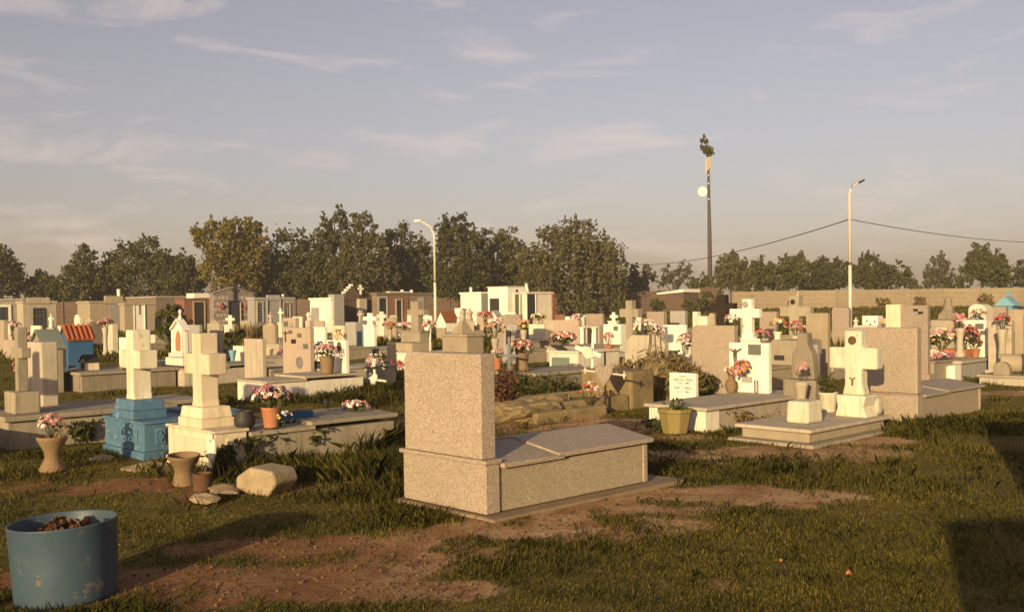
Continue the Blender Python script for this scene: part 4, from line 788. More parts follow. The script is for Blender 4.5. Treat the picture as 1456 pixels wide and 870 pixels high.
S('low pinkish stone at the left edge with pink wreaths before it', 4, 24, 28, 484, 32, M['pink'], slab=(1.5, .4, M['pale_concrete']))
S('grey stone slab tomb standing left of the house tombs in the second row', -20, 6, 12, 455, 36, M['tan'], slab=(1.6, .4, M['concrete']))
def figure(label, px, d, yt, yb, mat, wpx, name='statue'):
    f = Frame(px, d, 460, 0); h0 = max(-.05, f.Z(yb)); h1 = f.Z(yt); s = wpx * d / F; H = h1 - h0; r = f.thing(name, label, 'statue')
    if f.Z(yb) > .05: MB().box(-s * .7, s * .7, -s * .6, s * .6, -.05, h0).build('pedestal', M['pale_concrete'], r, .01)
    MB().lathe(0, 0, [(s * .5, h0), (s * .46, h0 + H * .2), (s * .36, h0 + H * .45), (s * .48, h0 + H * .64), (s * .42, h0 + H * .74), (s * .16, h0 + H * .8), (s * .15, h0 + H * .82)], 10).build('robe', mat, r, 0, True)
    MB().rock((0, -s * .04, h0 + H * .9), (s * .2, s * .22, H * .1), 1, 2, .08).build('head', mat, r, smooth=True)
    for e in (-1, 1): MB().tube([(e * s * .42, 0, h0 + H * .72), (e * s * .5, -s * .15, h0 + H * .56), (e * s * .1, -s * .42, h0 + H * .6)], [s * .14, s * .12, s * .09], 6).build('arm', mat, r)
    return r
figure('small white robed figure on a pedestal before the left mausoleum door', 14, 40, 455, 478, M['white'], 7)
figure('small pale robed figure below the iron gridded door', 73, 45, 446, 466, M['white'], 7)
bouquet('pink flowers beside the small robed figure at the left', PD(22, 476, 39.5), .28, .4, ['pink', 'rose', 'white'], 18, .12).location.z = .75
bouquet('row of pink and white flowers on the left edge stone', (*Frame(33, 31).at(.4, .4)[:2], .44), .45, .3, ['pink', 'white', 'rose'], 30, .12)
# niche chapel and slabs behind the crosses
f = Frame(262, 27.5, 500); r = f.thing('niche_shrine', 'white gothic niche shrine with a pointed arch and tiny cross on top', 'shrine'); w = f.Y(246); z0 = f.Z(502); z1 = f.Z(469); z2 = f.Z(457)
t = f.X(268)
MB().box(-.1, t + .25, -.08, w + .08, -.05, z0).build('base', M['white'], r, .015)
arch = [(w * .5 + w * .24 * s, z) for s, z in [(1, z0 + .05), (1, z0 + (z1 - z0) * .62), (.62, z0 + (z1 - z0) * .86), (0, z1 - .02), (-.62, z0 + (z1 - z0) * .86), (-1, z0 + (z1 - z0) * .62), (-1, z0 + .05)]]
MB().prism([(0, z0), (w, z0), (w, z1), (w / 2, z2), (0, z1)], 0, t).build('body', M['clean_white'], r, .01); MB().prism(arch, -.012, -.003).build('niche', M['terracotta'], r)
for e in (0.02, w - .09): MB().box(-.06, -.003, e, e + .07, z0, z1).build('pilaster', M['clean_white'], r, .006)
for s in (0, 1): MB().prism([(-.06 if s == 0 else w + .06, z1 - .02), (w / 2, z2 + .02), (w / 2, z2 + .08), (-.06 if s == 0 else w + .06, z1 + .04)], -.07, t + .04).build('roof', M['clean_white'], r, .008)
MB().rock((t / 2, w / 2, z2 + .1), (.06, .06, .06), 1, 2, .05).build('finial', M['clean_white'], r); small_cross(r, M['clean_white'], t / 2 - .025, w / 2, z2 + .13, .2)
S('grey box tomb tight against the white niche shrine', 268, 284, 288, 462, 29, M['grey'], slab=None, name='tomb', cat='tomb')
f = Frame(262, 20.3, 547); r = f.thing('tomb', 'long low pale slab tomb stretching behind the two big crosses', 'tomb'); grave_body(r, 1.0, 0, 2.0, .3, M['pale_concrete'], M['concrete'], split=.5); MB().box(.02, .25, .1, .9, .39, .55).build('head_block', M['white'], r, .01); foot(f, 0, 2, 0, 1)
f = Frame(205, 22.5, 535); r = f.thing('tomb', 'flat white topped tomb seen between the two big crosses', 'tomb'); grave_body(r, 1.0, 0, 1.8, .3, M['white'], M['white']); foot(f, 0, 1.8, 0, 1)
S('plain pale stone with a dark corner left of the twin slabs', 295, 312, 318, 460, 30, M['pale_concrete'], slab=(1.6, .3, M['concrete']))
cross_thing('white squat cross on a stone below the mosaic mausoleum door', 324, 328, 330, 448, 320, 332, 452, 456, None, 44, M['white'], ped=(319, 330, 334, 463))
S('small white stone with a blue vase before it', 331, 345, 348, 492, 25.5, M['white'], slab=(1.5, .25, M['pale_concrete'])); vase('small blue vase before the low white stone', (*Frame(341, 25.2).at(-.15, .1)[:2], 0), hourglass(.5, .09, .05, .09), M['sky_blue'])
S('plain square topped box headstone on a long slab right of the cream cross', 347, 373, 377, 482, 19.6, M['pale_concrete'], slab=(1.7, .3, M['concrete']), plaques=())
r, f, w, t, h = S('tall stone covered with small square plaques and an oval medallion', 402, 441, 446, 466, 18.6, M['pink'], slab=(1.8, .36, M['pale_concrete']), top='flat')
MB().box(.0, t, f.Y(420), w, h + .002, f.Z(452)).build('head_pillar', M['pink'], r, .01); MB().box(0, t, .02, f.Y(434), h + .002, f.Z(456)).build('head_block', M['pink'], r, .01)
for x0, x1, y0, y1, pm in [(411, 416, 470, 475, 'plaque'), (415, 421, 483, 489, 'black_plaque'), (424, 429, 474, 480, 'plaque'), (432, 438, 489, 496, 'plaque'), (405, 410, 457, 464, 'plaque'), (413, 417, 459, 466, 'grey')]: MB().box(-.02, -.002, f.Y(x1), f.Y(x0), f.Z(y1), f.Z(y0)).build('plaque', M[pm], r, .004)
MB().lathe(0, 0, [(.11, 0), (.11, .02), (.085, .022), (.085, .012), (.002, .012)], 20).rot(rad(-90), axis='Y').move((-.002, f.Y(426), f.Z(516))).build('oval_medallion', M['grey_metal'], r)
MB().tube([(-.02, f.Y(407), f.Z(487)), (-.02, f.Y(407), f.Z(471))], .012, 5).build('crucifix', M['bronze'], r); MB().tube([(-.02, f.Y(403.5), f.Z(474)), (-.02, f.Y(410.5), f.Z(474))], .01, 5).build('crucifix_arm', M['bronze'], r)
small_cross(r, M['clean_white'], .02, f.Y(436.5), f.Z(456), f.Z(444) - f.Z(456), .08)
f = fl = Frame(378, 16.5, 572); r = f.thing('tomb', 'long low tomb with white end and stone slab lid in the left centre', 'tomb'); grave_body(r, .95, 0, 1.95, .3, M['white'], M['pale_concrete'], split=.4); foot(f, 0, 2, 0, 1)
zt_ = .39
f = Frame(491, 17.7, 534); r = f.thing('headstone', 'white upright tablet with a photo plate at the end of the long low tomb', 'headstone'); f.z = 0
r.location = fl.at(1.62, .06, zt_); ff = Frame(491, r.location.y, 534); w = ff.Y(464); MB().prism(top_prof(w, ff.Z(484) - zt_, 'flat'), 0, .08).build('slab', M['clean_white'], r, .01); MB().box(-.015, -.002, w * .62, w * .88, .42, .55).build('photo_plate', M['plaque'], r); MB().rock((-.02, w * .3, .46), (.02, .06, .09), 4, 2, .3).build('ornament', M['bronze'], r)
loc = fl.at(1.3, .16, zt_); vase('big tan concrete flower pot on the long low tomb', loc, [(.1, 0), (.11, .02), (.12, .2), (.13, .28), (.135, .3)], M['clay'], 'flower_pot', 'flower pot'); bouquet('dome of pink roses in the big tan pot', (loc[0], loc[1], loc[2] + .22), .2, .28, ['pink', 'pink', 'white', 'rose'], 46)
S('white square stone left of the yellow pillar', 443, 462, 465, 465, 29, M['clean_white'], slab=(1.5, .3, M['concrete']))
S('yellowish pillar stone with a small plaque behind the photo tablet', 473, 489, 492, 463, 25, M['cream'], plaques=((478, 485, 468, 474, 'plaque'),))
bouquet('yellow flowers on the yellowish pillar stone', (*Frame(486, 24.6).at(-.1, .05)[:2], .72), .12, .24, ['yellow', 'yellow', 'white'], 14, .08)
bouquet('white and dark flowers left of the dome of roses', PD(449, 506, 19), .17, .5, ['white', 'pink'], 16, .08).location.z = .4
r, f, w, t, h = S('grey chapel like tomb with narrow blue door and a cross above', 491, 506, 516, 458, 36, M['grey'], tmin=.7, slab=None, name='tomb', cat='tomb'); MB().box(f.X(507.5), f.X(513.5), -.02, -.003, .05, f.Z(471)).build('door', M['blue_door'], r)
small_cross(r, M['pale_concrete'], .2, f.Y(505), h - .03, f.Z(440) - h, .12)
cross_thing('bright white cross on a tall white pillar right of the blue door', 522, 528, 531, 445, 516, 534, 450, 456, None, 34, M['clean_white'], ped=(517, 532, 536, 464))
f = Frame(540, 30.5, 512); r = f.thing('tomb', 'plain low pale tomb base below the white pillar cross', 'tomb'); MB().box(0, 1.8, 0, f.Y(497), -.05, f.Z(497)).build('grave_box', M['pale_concrete'], r, .015); MB().box(-.04, 1.84, -.04, f.Y(497) + .04, f.Z(497) + .002, f.Z(495.5)).build('lid', M['pale_concrete'], r, .01)
figure('small pinkish figure on a pedestal below the louvred mausoleum', 385, 42, 443, 460, M['pink'], 7)
cross_thing('slim white vase shaped column cross below the tan mausoleum door', 397, 399, 400, 438, 395, 402, 443, 446, None, 42, M['white'], ped=(393, 401, 404, 460))
S('grey stone with a cream statue niche in the middle left', 374, 391, 395, 462, 36, M['tan'], slab=(1.5, .4, M['concrete']))
S('pale low stone seen below the reeds', 352, 396, 401, 489, 30, M['pale_concrete'], slab=(1.6, .25, M['concrete']))
vase('yellowish flower tub standing right of the box headstone', (*PZ(381, 513)[:2], 0), bucket(.36, .11, .16), M['cream'], 'flower_pot', 'flower pot')
bouquet('purple flower wheel beside the plaque covered stone', (*PZ(400, 520)[:2], 0), .12, .5, ['purple', 'pink'], 12, .1)
tree('green garden shrub left of the niche shrine', 40, [(238, 470, 11), (232, 452, 9), (244, 485, 11), (246, 440, 7)], 900, M['leaf'], size=.16, name='shrub', cat='shrub', group='shrubs among the graves')
tree('reddish leaved shrub against the brick mausoleum', 58, [(256, 452, 8), (264, 462, 8), (254, 440, 6)], 600, M['dead_leaf'], size=.16, name='shrub', cat='shrub', group='shrubs among the graves')
tree('dark round shrub below the mosaic mausoleum', 33, [(325, 482, 9), (338, 478, 9), (318, 492, 8)], 900, M['tree_green'], size=.12, name='shrub', cat='shrub', group='shrubs among the graves')
blades('pale tufted reeds beside the dark round shrub', PZ(357, 498), .55, 1.1, 420, M['dry'], .02)
# ------------------------------------------------------------------ centre, middle distance
cross_thing('mossy concrete cross on a big square pedestal left of the pyramid topped stone', 581, 591, 599, 428, 576, 600, 440, 448, None, 29, M['concrete'], ped=(570, 597, 612, 473))
S('low box tomb with a small dark hole beside the mossy cross', 550, 586, 592, 488, 27, M['tan'], tmin=.7, name='tomb', cat='tomb')
f = Frame(600, 24, 515); r = f.thing('tomb', 'low white slab tomb just behind the granite headstone', 'tomb'); grave_body(r, 1.0, 0, 1.7, f.Z(505), M['white'], M['white']); foot(f, 0, 1.7, 0, 1)
f = Frame(664, 20, 500); r = f.thing('pedestal_monument', 'square stone pedestal with pyramid cap and finial behind the granite headstone', 'monument'); w = f.Y(629); t = f.X(688); z1 = f.Z(479)
MB().box(0, t, 0, w, -.05, z1).build('pedestal', M['tan'], r, .012); MB().box(-.03, t + .03, -.03, w + .03, z1 + .002, z1 + .05).build('cap', M['tan'], r, .01)
MB().lathe(t / 2, w / 2, [(min(w, t) * .55, z1 + .052), (.06, f.Z(456))], 4, rad(45)).build('pyramid', M['tan'], r, .006); MB().lathe(t / 2, w / 2, [(.05, f.Z(457)), (.07, f.Z(452)), (.04, f.Z(448)), (.06, f.Z(444)), (.02, f.Z(440))], 10).build('finial', M['pink'], r); foot(f, 0, t, 0, w)
r = thing('flower_stake', 'thin white stake with flowers left of the pyramid topped pedestal', 'stake', PZ(611, 535), 0); zz = r.location.y; MB().tube([(0, 0, 0), (.03, 0, EYE - (468 - 434.5) * zz / F)], .018, 6).build('stake', M['clean_white'], r)
bouquet('white and red flowers tied to the thin white stake', (r.location.x, r.location.y, .85), .16, .38, ['white', 'red', 'pink'], 22, .09)
cross_thing('white stubby cross among flowers below the long brown mausoleum', 539, 544, 546, 443, 535, 548, 447, 452, None, 46, M['white'], ped=(535, 546, 550, 458))
S('tan rounded stone with an orange picture below the brick doorway', 549, 563, 566, 451, 44, M['tan'], top='round', slab=(1.6, .3, M['white']), plaques=((554, 558, 459, 466, 'terracotta'),))
cross_thing('white block cross on a windowed stone left of the red roofed house tomb', 604, 608, 610, 446, 600, 613, 449, 454, None, 46, M['clean_white'], ped=(600, 611, 614, 457))
house_tomb('house tomb with a low brick red pyramid roof below the lamp', 621, 634, 652, 443, 458, 54, M['clean_white'], M['roof_red'])
S('tilted white panel stone left of the white box mausoleum', 647, 656, 658, 438, 56, M['clean_white'])
figure('pinkish figure behind the pyramid cap', 668, 44, 438, 456, M['pink'], 9)
S('peach coloured wide stone with red flowers before the white mausoleum', 678, 697, 701, 443, 48, M['pink'], slab=(1.6, .4, M['pale_concrete']))
house_tomb('small white gabled box tomb before the dark mausoleum opening', 697, 706, 713, 442, 449, 52, M['clean_white'], M['grey'])
S('large grey pink stone with one shoulder higher than the other', 700, 739, 744, 447, 30, M['pink_granite'], top='stepr', slab=(1.7, .4, M['concrete']))
S('small cut stone with a dark hollow in front of the large shouldered stone', 716, 735, 740, 461, 26.5, M['grey'], slab=(1.5, .3, M['concrete']), plaques=((720, 727, 470, 490, 'dark'),))
cross_thing('plain grey metal cross behind the granite tomb', 721.5, 725, 726, 479, 708, 738, 504, 507, None, 18.6, M['grey_metal'], tmin=.025, bev=.003)
f = fo = Frame(745, 18.9, 541); r = f.thing('tomb', 'old low concrete tomb carrying pots behind the grey metal cross', 'tomb'); MB().box(-.2, 1.7, -.5, .7, -.05, .22).build('grave_box', M['dark_concrete'], r, .03); MB().box(-.25, 1.75, -.55, .75, .222, .29).build('lid', M['concrete'], r, .02)
loc = PZ(743, 527, .292); vase('brown clay vase with a crowd of pink flowers right of the metal cross', loc, hourglass(.34, .14, .1, .13), M['clay']); bouquet('crowd of pink and white flowers right of the grey metal cross', (loc[0], loc[1], loc[2] + .28), .24, .3, ['pink', 'rose', 'white', 'orange'], 50)
loc = fo.at(-.1, .62, .292); vase('slim terracotta vase left of the grey metal cross', loc, bucket(.24, .06, .09), M['terracotta']); bouquet('pink and white flowers in the slim terracotta vase', (loc[0], loc[1], loc[2] + .2), .14, .2, ['pink', 'white', 'rose'], 24)
vase('small brown pot at the foot of the metal cross', fo.at(-.1, .25, .292), bucket(.13, .06, .08), M['clay'], 'flower_pot', 'flower pot')
bouquet('tall spray of pale pink flowers above the metal cross', (*Frame(704, 25).at(0, 0)[:2], .7), .28, .5, ['pink', 'white', 'orange'], 34, .09)
S('white tomb stone with grey dripping streaks and a dark side', 752, 774, 786, 461, 32.5, M['mossy_white'], tmin=.6, name='tomb', cat='tomb')
S('wide salmon coloured stone behind the daisy basket', 774, 823, 828, 455, 32, M['pink'], slab=(1.6, .35, M['pale_concrete']))
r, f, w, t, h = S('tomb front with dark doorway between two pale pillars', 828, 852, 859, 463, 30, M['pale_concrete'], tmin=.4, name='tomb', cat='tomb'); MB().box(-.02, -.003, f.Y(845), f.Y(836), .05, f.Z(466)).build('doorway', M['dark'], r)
for q in (831.5, 849): MB().lathe(-.12, f.Y(q), [(.1, -.05), (.1, .1), (.075, .12), (.07, f.Z(468)), (.1, f.Z(467)), (.1, f.Z(465))], 12).build('pillar', M['clean_white'], r)
S('grey wide stone with small white block on its head behind the pillared tomb', 833, 857, 860, 446, 38, M['pink_granite'], slab=(1.6, .3, M['concrete'])); f = Frame(857, 38); 
cross_thing('white trefoil cross right of the wide grey stone', 869, 873, 874, 444, 866, 877, 448, 452, None, 42, M['clean_white'], ped=(865, 876, 880, 458))
S('white tablet with a square plaque left of the octagonal stone', 858, 883, 893, 461, 29, M['clean_white'], tmin=.3, slab=(1.5, .3, M['white']), plaques=((873, 879, 464, 470, 'plaque'),))
S('low pale stone peeping between the salmon stone and white tablet', 815, 830, 832, 449, 42, M['white'])
cross_thing('tall plain concrete cross rising behind the octagonal stone', 890, 899, 905, 427, 881, 908, 439, 451, None, 24, M['concrete'], slab=(1.6, .3, M['concrete']))
S('grey clipped corner stone with climbing stems on its face', 888, 945, 951, 477, 20, M['pale_concrete'], top='cham', slab=(1.7, .3, M['concrete']))
f = Frame(945, 20); r = thing('climbing_plant', 'dry climbing stems on the clipped corner stone', 'plant', f.at(-.03, f.Y(930)), TH)
mb = MB()
for k in range(4):
    y = rnd.uniform(-.15, .15); pts = [(0, y, 0)]
    for q in range(6): y += rnd.uniform(-.07, .07); pts.append((-.01, y, .16 * (q + 1)))
    mb.tube(pts, .009, 4)
mb.build('stems', M['bark'], r)
S('grey square stone below the slanted shed roof', 920, 944, 949, 443, 36, M['pink_granite'], slab=(1.6, .3, M['concrete'])); S('second grey square stone right of its twin below the shed', 953, 974, 978, 442, 38, M['grey'], slab=(1.5, .3, M['concrete']))
S('bright white blank stone right of the clipped corner stone', 943, 975, 978, 462, 27, M['clean_white'], slab=(1.6, .3, M['white']))
S('white stepped stone left of the dark brown cross', 985, 1006, 1010, 443, 35, M['white'], top='step', slab=(1.5, .3, M['white'])); S('round shouldered brown stone beside the dark cross', 1008, 1016, 1018, 445, 33, M['tan'], top='round')
figure('slim white figure with raised head above the bouquet on the clipped stone', 913, 25, 452, 472, M['white'], 5)
bouquet('white and pink bouquet behind the clipped corner stone', (*Frame(918, 22).at(0, 0)[:2], .75), .3, .42, ['white', 'pink', 'white'], 34, .1); bouquet('pinkish flowers right of the white bouquet on the clipped stone', (*Frame(935, 22.2).at(0, 0)[:2], .75), .17, .26, ['pink', 'orange', 'white'], 18, .08)
loc = (*Frame(801, 27.5).at(0, 0)[:2], .42); bouquet('wide basket of pink and white daisies before the salmon stone', loc, .36, .36, ['pink', 'white', 'orange', 'rose'], 70, .11)
f = Frame(822, 26.5, 512); r = f.thing('tomb', 'low pale tomb under the daisy basket', 'tomb'); MB().box(-.1, 1.6, -.1, f.Y(781), -.05, .38).build('grave_box', M['pale_concrete'], r, .015); MB().box(-.14, 1.64, -.14, f.Y(781) + .04, .382, .42).build('lid', M['pale_concrete'], r, .01)
f = Frame(822, 22, 520); r = f.thing('tomb', 'white table like tomb front with a dark panel', 'tomb'); MB().box(0, 1.4, 0, f.Y(781), -.05, f.Z(502)).build('grave_box', M['white'], r, .015); MB().box(-.015, -.002, f.Y(810), f.Y(785), .02, f.Z(509)).build('front_panel', M['grey_green'], r, .005); MB().box(-.05, 1.45, -.05, f.Y(781) + .05, f.Z(502) + .002, f.Z(499.5)).build('lid', M['white'], r, .01)
o = MB().box(-.12, .12, -.16, .16, 0, .03).rot(rad(25), axis='Y').build('open_book', M['black_plaque'], None, .004); o.location = (*Frame(788, 22.3).at(.2, .05)[:2], f.Z(499.5) + .055); o.rotation_euler = (0, 0, TH); tag(o, 'dark sloping name tablet on the white table tomb', 'plaque')
loc = (*Frame(865, 25).at(0, 0)[:2], 0); vase('terracotta vase before the white plaque tablet', loc, hourglass(.52, .13, .08, .12), M['terracotta']); bouquet('orange and pink flowers before the white plaque tablet', (loc[0], loc[1], .46), .16, .34, ['orange', 'pink', 'rose'], 26, .07)
f = Frame(840, 17.5, 525); r = f.thing('wooden_cross', 'white wooden cross leaning to the right among low graves', 'cross'); MB().tube([(0, 0, -.1), (0, -.06, f.Z(473))], .028, 4).build('post', M['clean_white'], r); zc = f.Z(500)
MB().box(-.045, -.015, f.Y(857), f.Y(820), zc - .04, zc + .04).rot(rad(13), (0, 0, zc)).build('arm', M['clean_white'], r, .004); MB().prism([(-.12, zc - .1), (.05, zc - .12), (.14, zc - .02), (.1, zc + .1), (-.08, zc + .08)], -.075, -.048).build('name_plate', M['white'], r, .004)
# heart cross on the rough brown block
f = Frame(898, 14.8, 580); r = f.thing('old_tomb', 'rough brown earth coloured block tomb with long low kerb in the centre', 'tomb'); w = f.Y(826)
MB().box(0, .55, 0, w, -.05, f.Z(528)).build('head_block', M['brown_concrete'], r, .04); MB().box(-1.5, -.02, .02, .14, -.05, .2).build('kerb', M['brown_concrete'], r, .03); MB().box(-1.5, -.02, w - .1, w + .02, -.05, .22).build('kerb', M['brown_concrete'], r, .03); MB().box(-1.62, -1.5, .0, w, -.05, .17).build('kerb', M['brown_concrete'], r, .03)
MB().box(-1.48, -.02, .15, w - .11, -.05, .13).build('soil', M['soil'], r, .02); foot(f, -1.6, .6, 0, w)
f = Frame(858, 14.2, 570); r = f.thing('heart_cross', 'iron cross with a pale heart shaped plate before the brown block tomb', 'cross'); r.location = (*PZ(861, 573, .13)[:2], .1); ff = Frame(861, r.location.y, 570); zh = ff.Z(530) - .1
MB().tube([(0, 0, -.14), (0, .0, zh + .3)], .016, 6).build('post', M['iron'], r); MB().tube([(0, ff.Y(833), zh + .02), (0, ff.Y(890), zh - .02)], .014, 6).build('arm', M['pole'], r)
hp = [(.0, -.2), (.09, -.1), (.155, 0), (.165, .08), (.12, .135), (.06, .13), (0, .075), (-.06, .13), (-.12, .135), (-.165, .08), (-.155, 0), (-.09, -.1)]
MB().prism([(a, zh + b_) for a, b_ in hp], -.045, -.02).build('heart_plate', M['pink_granite'], r, .005)
for e in (ff.Y(833), ff.Y(888)): MB().prism([(e + .05 * math.cos(k * math.pi / 4) * (1 if k % 2 == 0 else .35), zh + (.02 if e > 0 else -.02) + .06 * math.sin(k * math.pi / 4) * (1 if k % 2 == 0 else .35)) for k in range(8)], -.012, .012).build('finial', M['pole'], r)
bouquet('red and dark flowers at the foot of the heart cross', (*PZ(838, 575, .13)[:2], .13), .16, .3, ['red', 'rose', 'white'], 26, .06)
vase('tiny terracotta pot under the heart cross', PZ(856, 576, .025), bucket(.07, .04, .05), M['terracotta'], 'flower_pot', 'flower pot')
loc = PZ(905, 566); r = thing('vine_mound', 'mound of dry tangled vines over a buried stone right of the heart cross', 'plant', loc, 0); MB().rock((.35, .2, .1), (.62, .55, .5), 5, 3, .25, .5).build('mound', M['brown_concrete'], r)
p = crown_points([(.35, .15, .2, .68, .6, .45), (.6, .3, .3, .45, .4, .3), (.05, .05, .1, .4, .35, .3)], 6500, .75); p = p[p[:, 2] > 0]; np_mesh('vines', leaf_cards(p, .035, asp=5.0), len(p), 4, M['vine'], r)['kind'] = 'stuff'
p = p[nr.uniform(0, 1, len(p)) < .35] + nr.normal(size=(1, 3)) * .01; np_mesh('leaves', leaf_cards(p, .035, asp=1.6), len(p), 4, M['ivy'], r)['kind'] = 'stuff'
f = Frame(745, 13.2, 600); r = f.thing('old_tomb', 'crumbling earth topped grave of broken concrete left of the brown block', 'tomb')
MB().rock((.6, .3, .05), (.85, .4, .22), 12, 4, .45, .4).build('mound', M['brown_concrete'], r); MB().box(.1, 1.7, .75, .86, -.05, .2).build('kerb', M['concrete'], r, .03); MB().box(.1, 1.5, -.15, -.04, -.05, .12).build('kerb', M['brown_concrete'], r, .03)
o = MB().prism([(-.15, -.03), (.15, -.03), (.15, .06), (.05, .2), (-.1, .24)], -.06, .06).build('broken_slab', M['pale_concrete'], None, .01); o.location = PZ(778, 548); o.rotation_euler = (0, 0, TH); tag(o, 'pale broken slab fragment standing in the weeds', 'stone')
for px, py, n, rx, h, mt, lab in [(735, 552, 300, .7, .35, 'ivy', 'weedy growth behind the crumbling grave'), (790, 560, 220, .5, .3, 'ivy', 'weedy patch before the brown block tomb'), (716, 590, 160, .22, .7, 'dead_leaf', 'dark dry shrub right behind the granite headstone'), (1005, 560, 200, .25, .35, 'ivy', 'weeds between the white name tablet and the white crucifix stone'), (935, 612, 60, .2, .16, 'leaf', 'small weeds left of the square concrete planter')]:
    plant(lab, PZ(px, py), rx, h, n * 4, M[mt], .035, asp=2.4, stems=14)
blades('dry straw clump against the left side of the granite tomb', PZ(556, 628), .42, .4, 160, M['dry'], .006, spread=1.6); blades('tall grass clump at the end of the grey cross tomb', PZ(520, 640), .4, .3, 300, M['tuft'], .006, spread=1.0)
f = Frame(533, 22, 558); r = f.thing('small_cross', 'low white wooden cross with a heart plate in the grass', 'cross'); r.location = (*PZ(533, 558)[:2], 0); ff = Frame(533, r.location.y); MB().tube([(0, 0, -.05), (0, 0, .42)], .022, 5).build('post', M['clean_white'], r); MB().tube([(0, ff.Y(517), .24), (0, ff.Y(549), .22)], .022, 5).build('arm', M['clean_white'], r); MB().prism([(a * .8, .24 + b_ * .8) for a, b_ in hp], -.05, -.03).build('heart_plate', M['clean_white'], r)
bouquet('white spiky flowers behind the low white heart cross', (r.location.x - .02, r.location.y + .2, .12), .17, .55, ['white', 'white', 'pink'], 24, .08); bouquet('red flowers lying in the grass left of the granite tomb', PZ(565, 540), .22, .38, ['red', 'rose', 'pink'], 24, .1)

# ------------------------------------------------------------------ right of centre
r, f, w, t, h = S('speckled granite stone with rounded left shoulder behind the white name tablet', 984, 1044, 1050, 463, 16.8, M['granite'], top='rl', slab=(1.8, .35, M['granite_box']), base=False)
cross_thing('dark brown wooden cross standing in the centre right', 1019, 1032, 1037, 419, 1009, 1044, 431, 442, None, 25, M['dark_wood'])
r, f = cross_thing('bright white cross with oval photo and flowers right of the dark cross', 1053, 1066, 1071, 425, 1035, 1077, 439, 452, None, 20.5, M['clean_white'], ped=(1046, 1080, 1090, 485), flare=.08)
cw = f.Y(1059.5); MB().lathe(0, 0, [(.06, 0), (.06, .015), (.002, .015)], 16).rot(rad(-90), axis='Y').move((f.X(1090) / 2 - .12, cw, f.Z(432))).build('oval_photo', M['grey'], r)
bouquet('red and white flowers hanging left of the bright white cross', (*Frame(1043, 20.2).at(0, .05)[:2], 1.0), .14, .3, ['red', 'white', 'white'], 22, .08)
for (px, d, z, rx, cols, lab) in [(1084, 19.3, .72, .16, ['rose', 'red', 'pink'], 'low red flowers at the foot of the bright white cross'), (1132, 19, .88, .17, ['rose', 'white', 'red'], 'red and white flowers over the bottle shaped stone')]:
    bouquet(lab, (*Frame(px, d).at(0, 0)[:2], z), rx, .28, cols, 24, .08)

r, f, w, t, h = S('wide pale base stone carrying the white urn', 1082, 1112, 1118, 487, 19.2, M['tan'], tmin=.5, name='tomb', cat='tomb')
vase('white urn under the yellow and white flowers', f.at(.22, w * .5, h), hourglass(.2, .09, .06, .09), M['white'])
bouquet('yellow and white flowers right of the bright white cross', f.at(.22, w * .5, h + .17), .16, .28, ['yellow', 'white', 'orange'], 24, .08)
r, f, w, t, h = S('dark flat topped tomb with a black slot behind the bottle stone', 1097, 1140, 1165, 484, 18, M['concrete'], tmin=.7, name='tomb', cat='tomb'); MB().box(-.015, -.002, f.Y(1115), f.Y(1101), f.Z(513), f.Z(506)).build('slot', M['dark'], r)
S('tall slab side stone beside the black slotted tomb', 1140, 1162, 1165, 490, 17.4, M['grey'])
f = Frame(1093, 13.6, 562); r = f.thing('tomb', 'white slab tomb with upright crucifix stone and long pale lid', 'tomb')
f = Frame(1003, 12.1, 612); r.location = (f.x, f.y, 0); w = .86; MB().box(.02, 2.6, .02, w - .02, -.05, .23).build('grave_box', M['pale_concrete'], r, .01); MB().box(0, .3, 0, w * .34, -.05, .232).build('front_block', M['white'], r, .008); MB().box(-.004, .3, w * .66, w, -.05, .232).build('front_block', M['white'], r, .008)
MB().box(-.05, 2.66, -.05, w + .05, .236, .28).build('lid', M['pale_concrete'], r, .01); foot(f, 0, 2.6, 0, w)
g = Frame(1093, 13.74, 562); lx = (g.x - f.x) * f.L[0] + (g.y - f.y) * f.L[1]; ly = (g.x - f.x) * f.U[0] + (g.y - f.y) * f.U[1]; sw = g.Y(1037); zt = g.Z(488)
MB().box(lx, lx + .09, ly, ly + sw, .282, zt).build('headstone', M['clean_white'], r, .01)
def cz(px): return ly + g.Y(px)
bz = g.Z(497); MB().tube([(lx - .03, cz(1047), g.Z(528)), (lx - .03, cz(1047.5), g.Z(515)), (lx - .03, cz(1047), g.Z(503))], [.012, .022, .028], 7).build('christ_body', M['bronze'], r, smooth=True); MB().tube([(lx - .03, cz(1040), g.Z(497)), (lx - .03, cz(1047), g.Z(502.5)), (lx - .03, cz(1056), g.Z(496.5))], [.01, .014, .01], 6).build('christ_arms', M['bronze'], r); MB().rock((lx - .035, cz(1047.5), g.Z(499.5)), (.022, .022, .028), 1, 2, .05).build('christ_head', M['bronze'], r)
MB().box(lx - .018, lx - .002, cz(1083), cz(1065), g.Z(505), g.Z(490)).build('plaque', M['plaque'], r, .004); MB().box(lx - .018, lx - .002, cz(1070), cz(1056), g.Z(545), g.Z(537)).build('plaque', M['grey'], r, .004); MB().tube([(lx - .05, cz(1078), g.Z(558)), (lx - .05, cz(1078), g.Z(541))], .028, 10).build('metal_vase', M['grey_metal'], r)
loc = f.at(lx - .16, cz(1049), .282); vase('round clay jug at the foot of the crucifix stone', loc, [(.05, 0), (.06, .02), (.085, .09), (.075, .16), (.035, .2), (.04, .24), (.05, .25)], M['clay']); bouquet('few faded flowers in the round clay jug', (loc[0], loc[1], loc[2] + .2), .1, .16, ['pink', 'white'], 10, .06)
loc = f.at(lx - .12, cz(1066), g.Z(535)); bouquet('pink flowers fixed to the front of the crucifix stone', loc, .14, .22, ['pink', 'orange', 'rose'], 30, .07).rotation_euler = (0, rad(-35), TH)
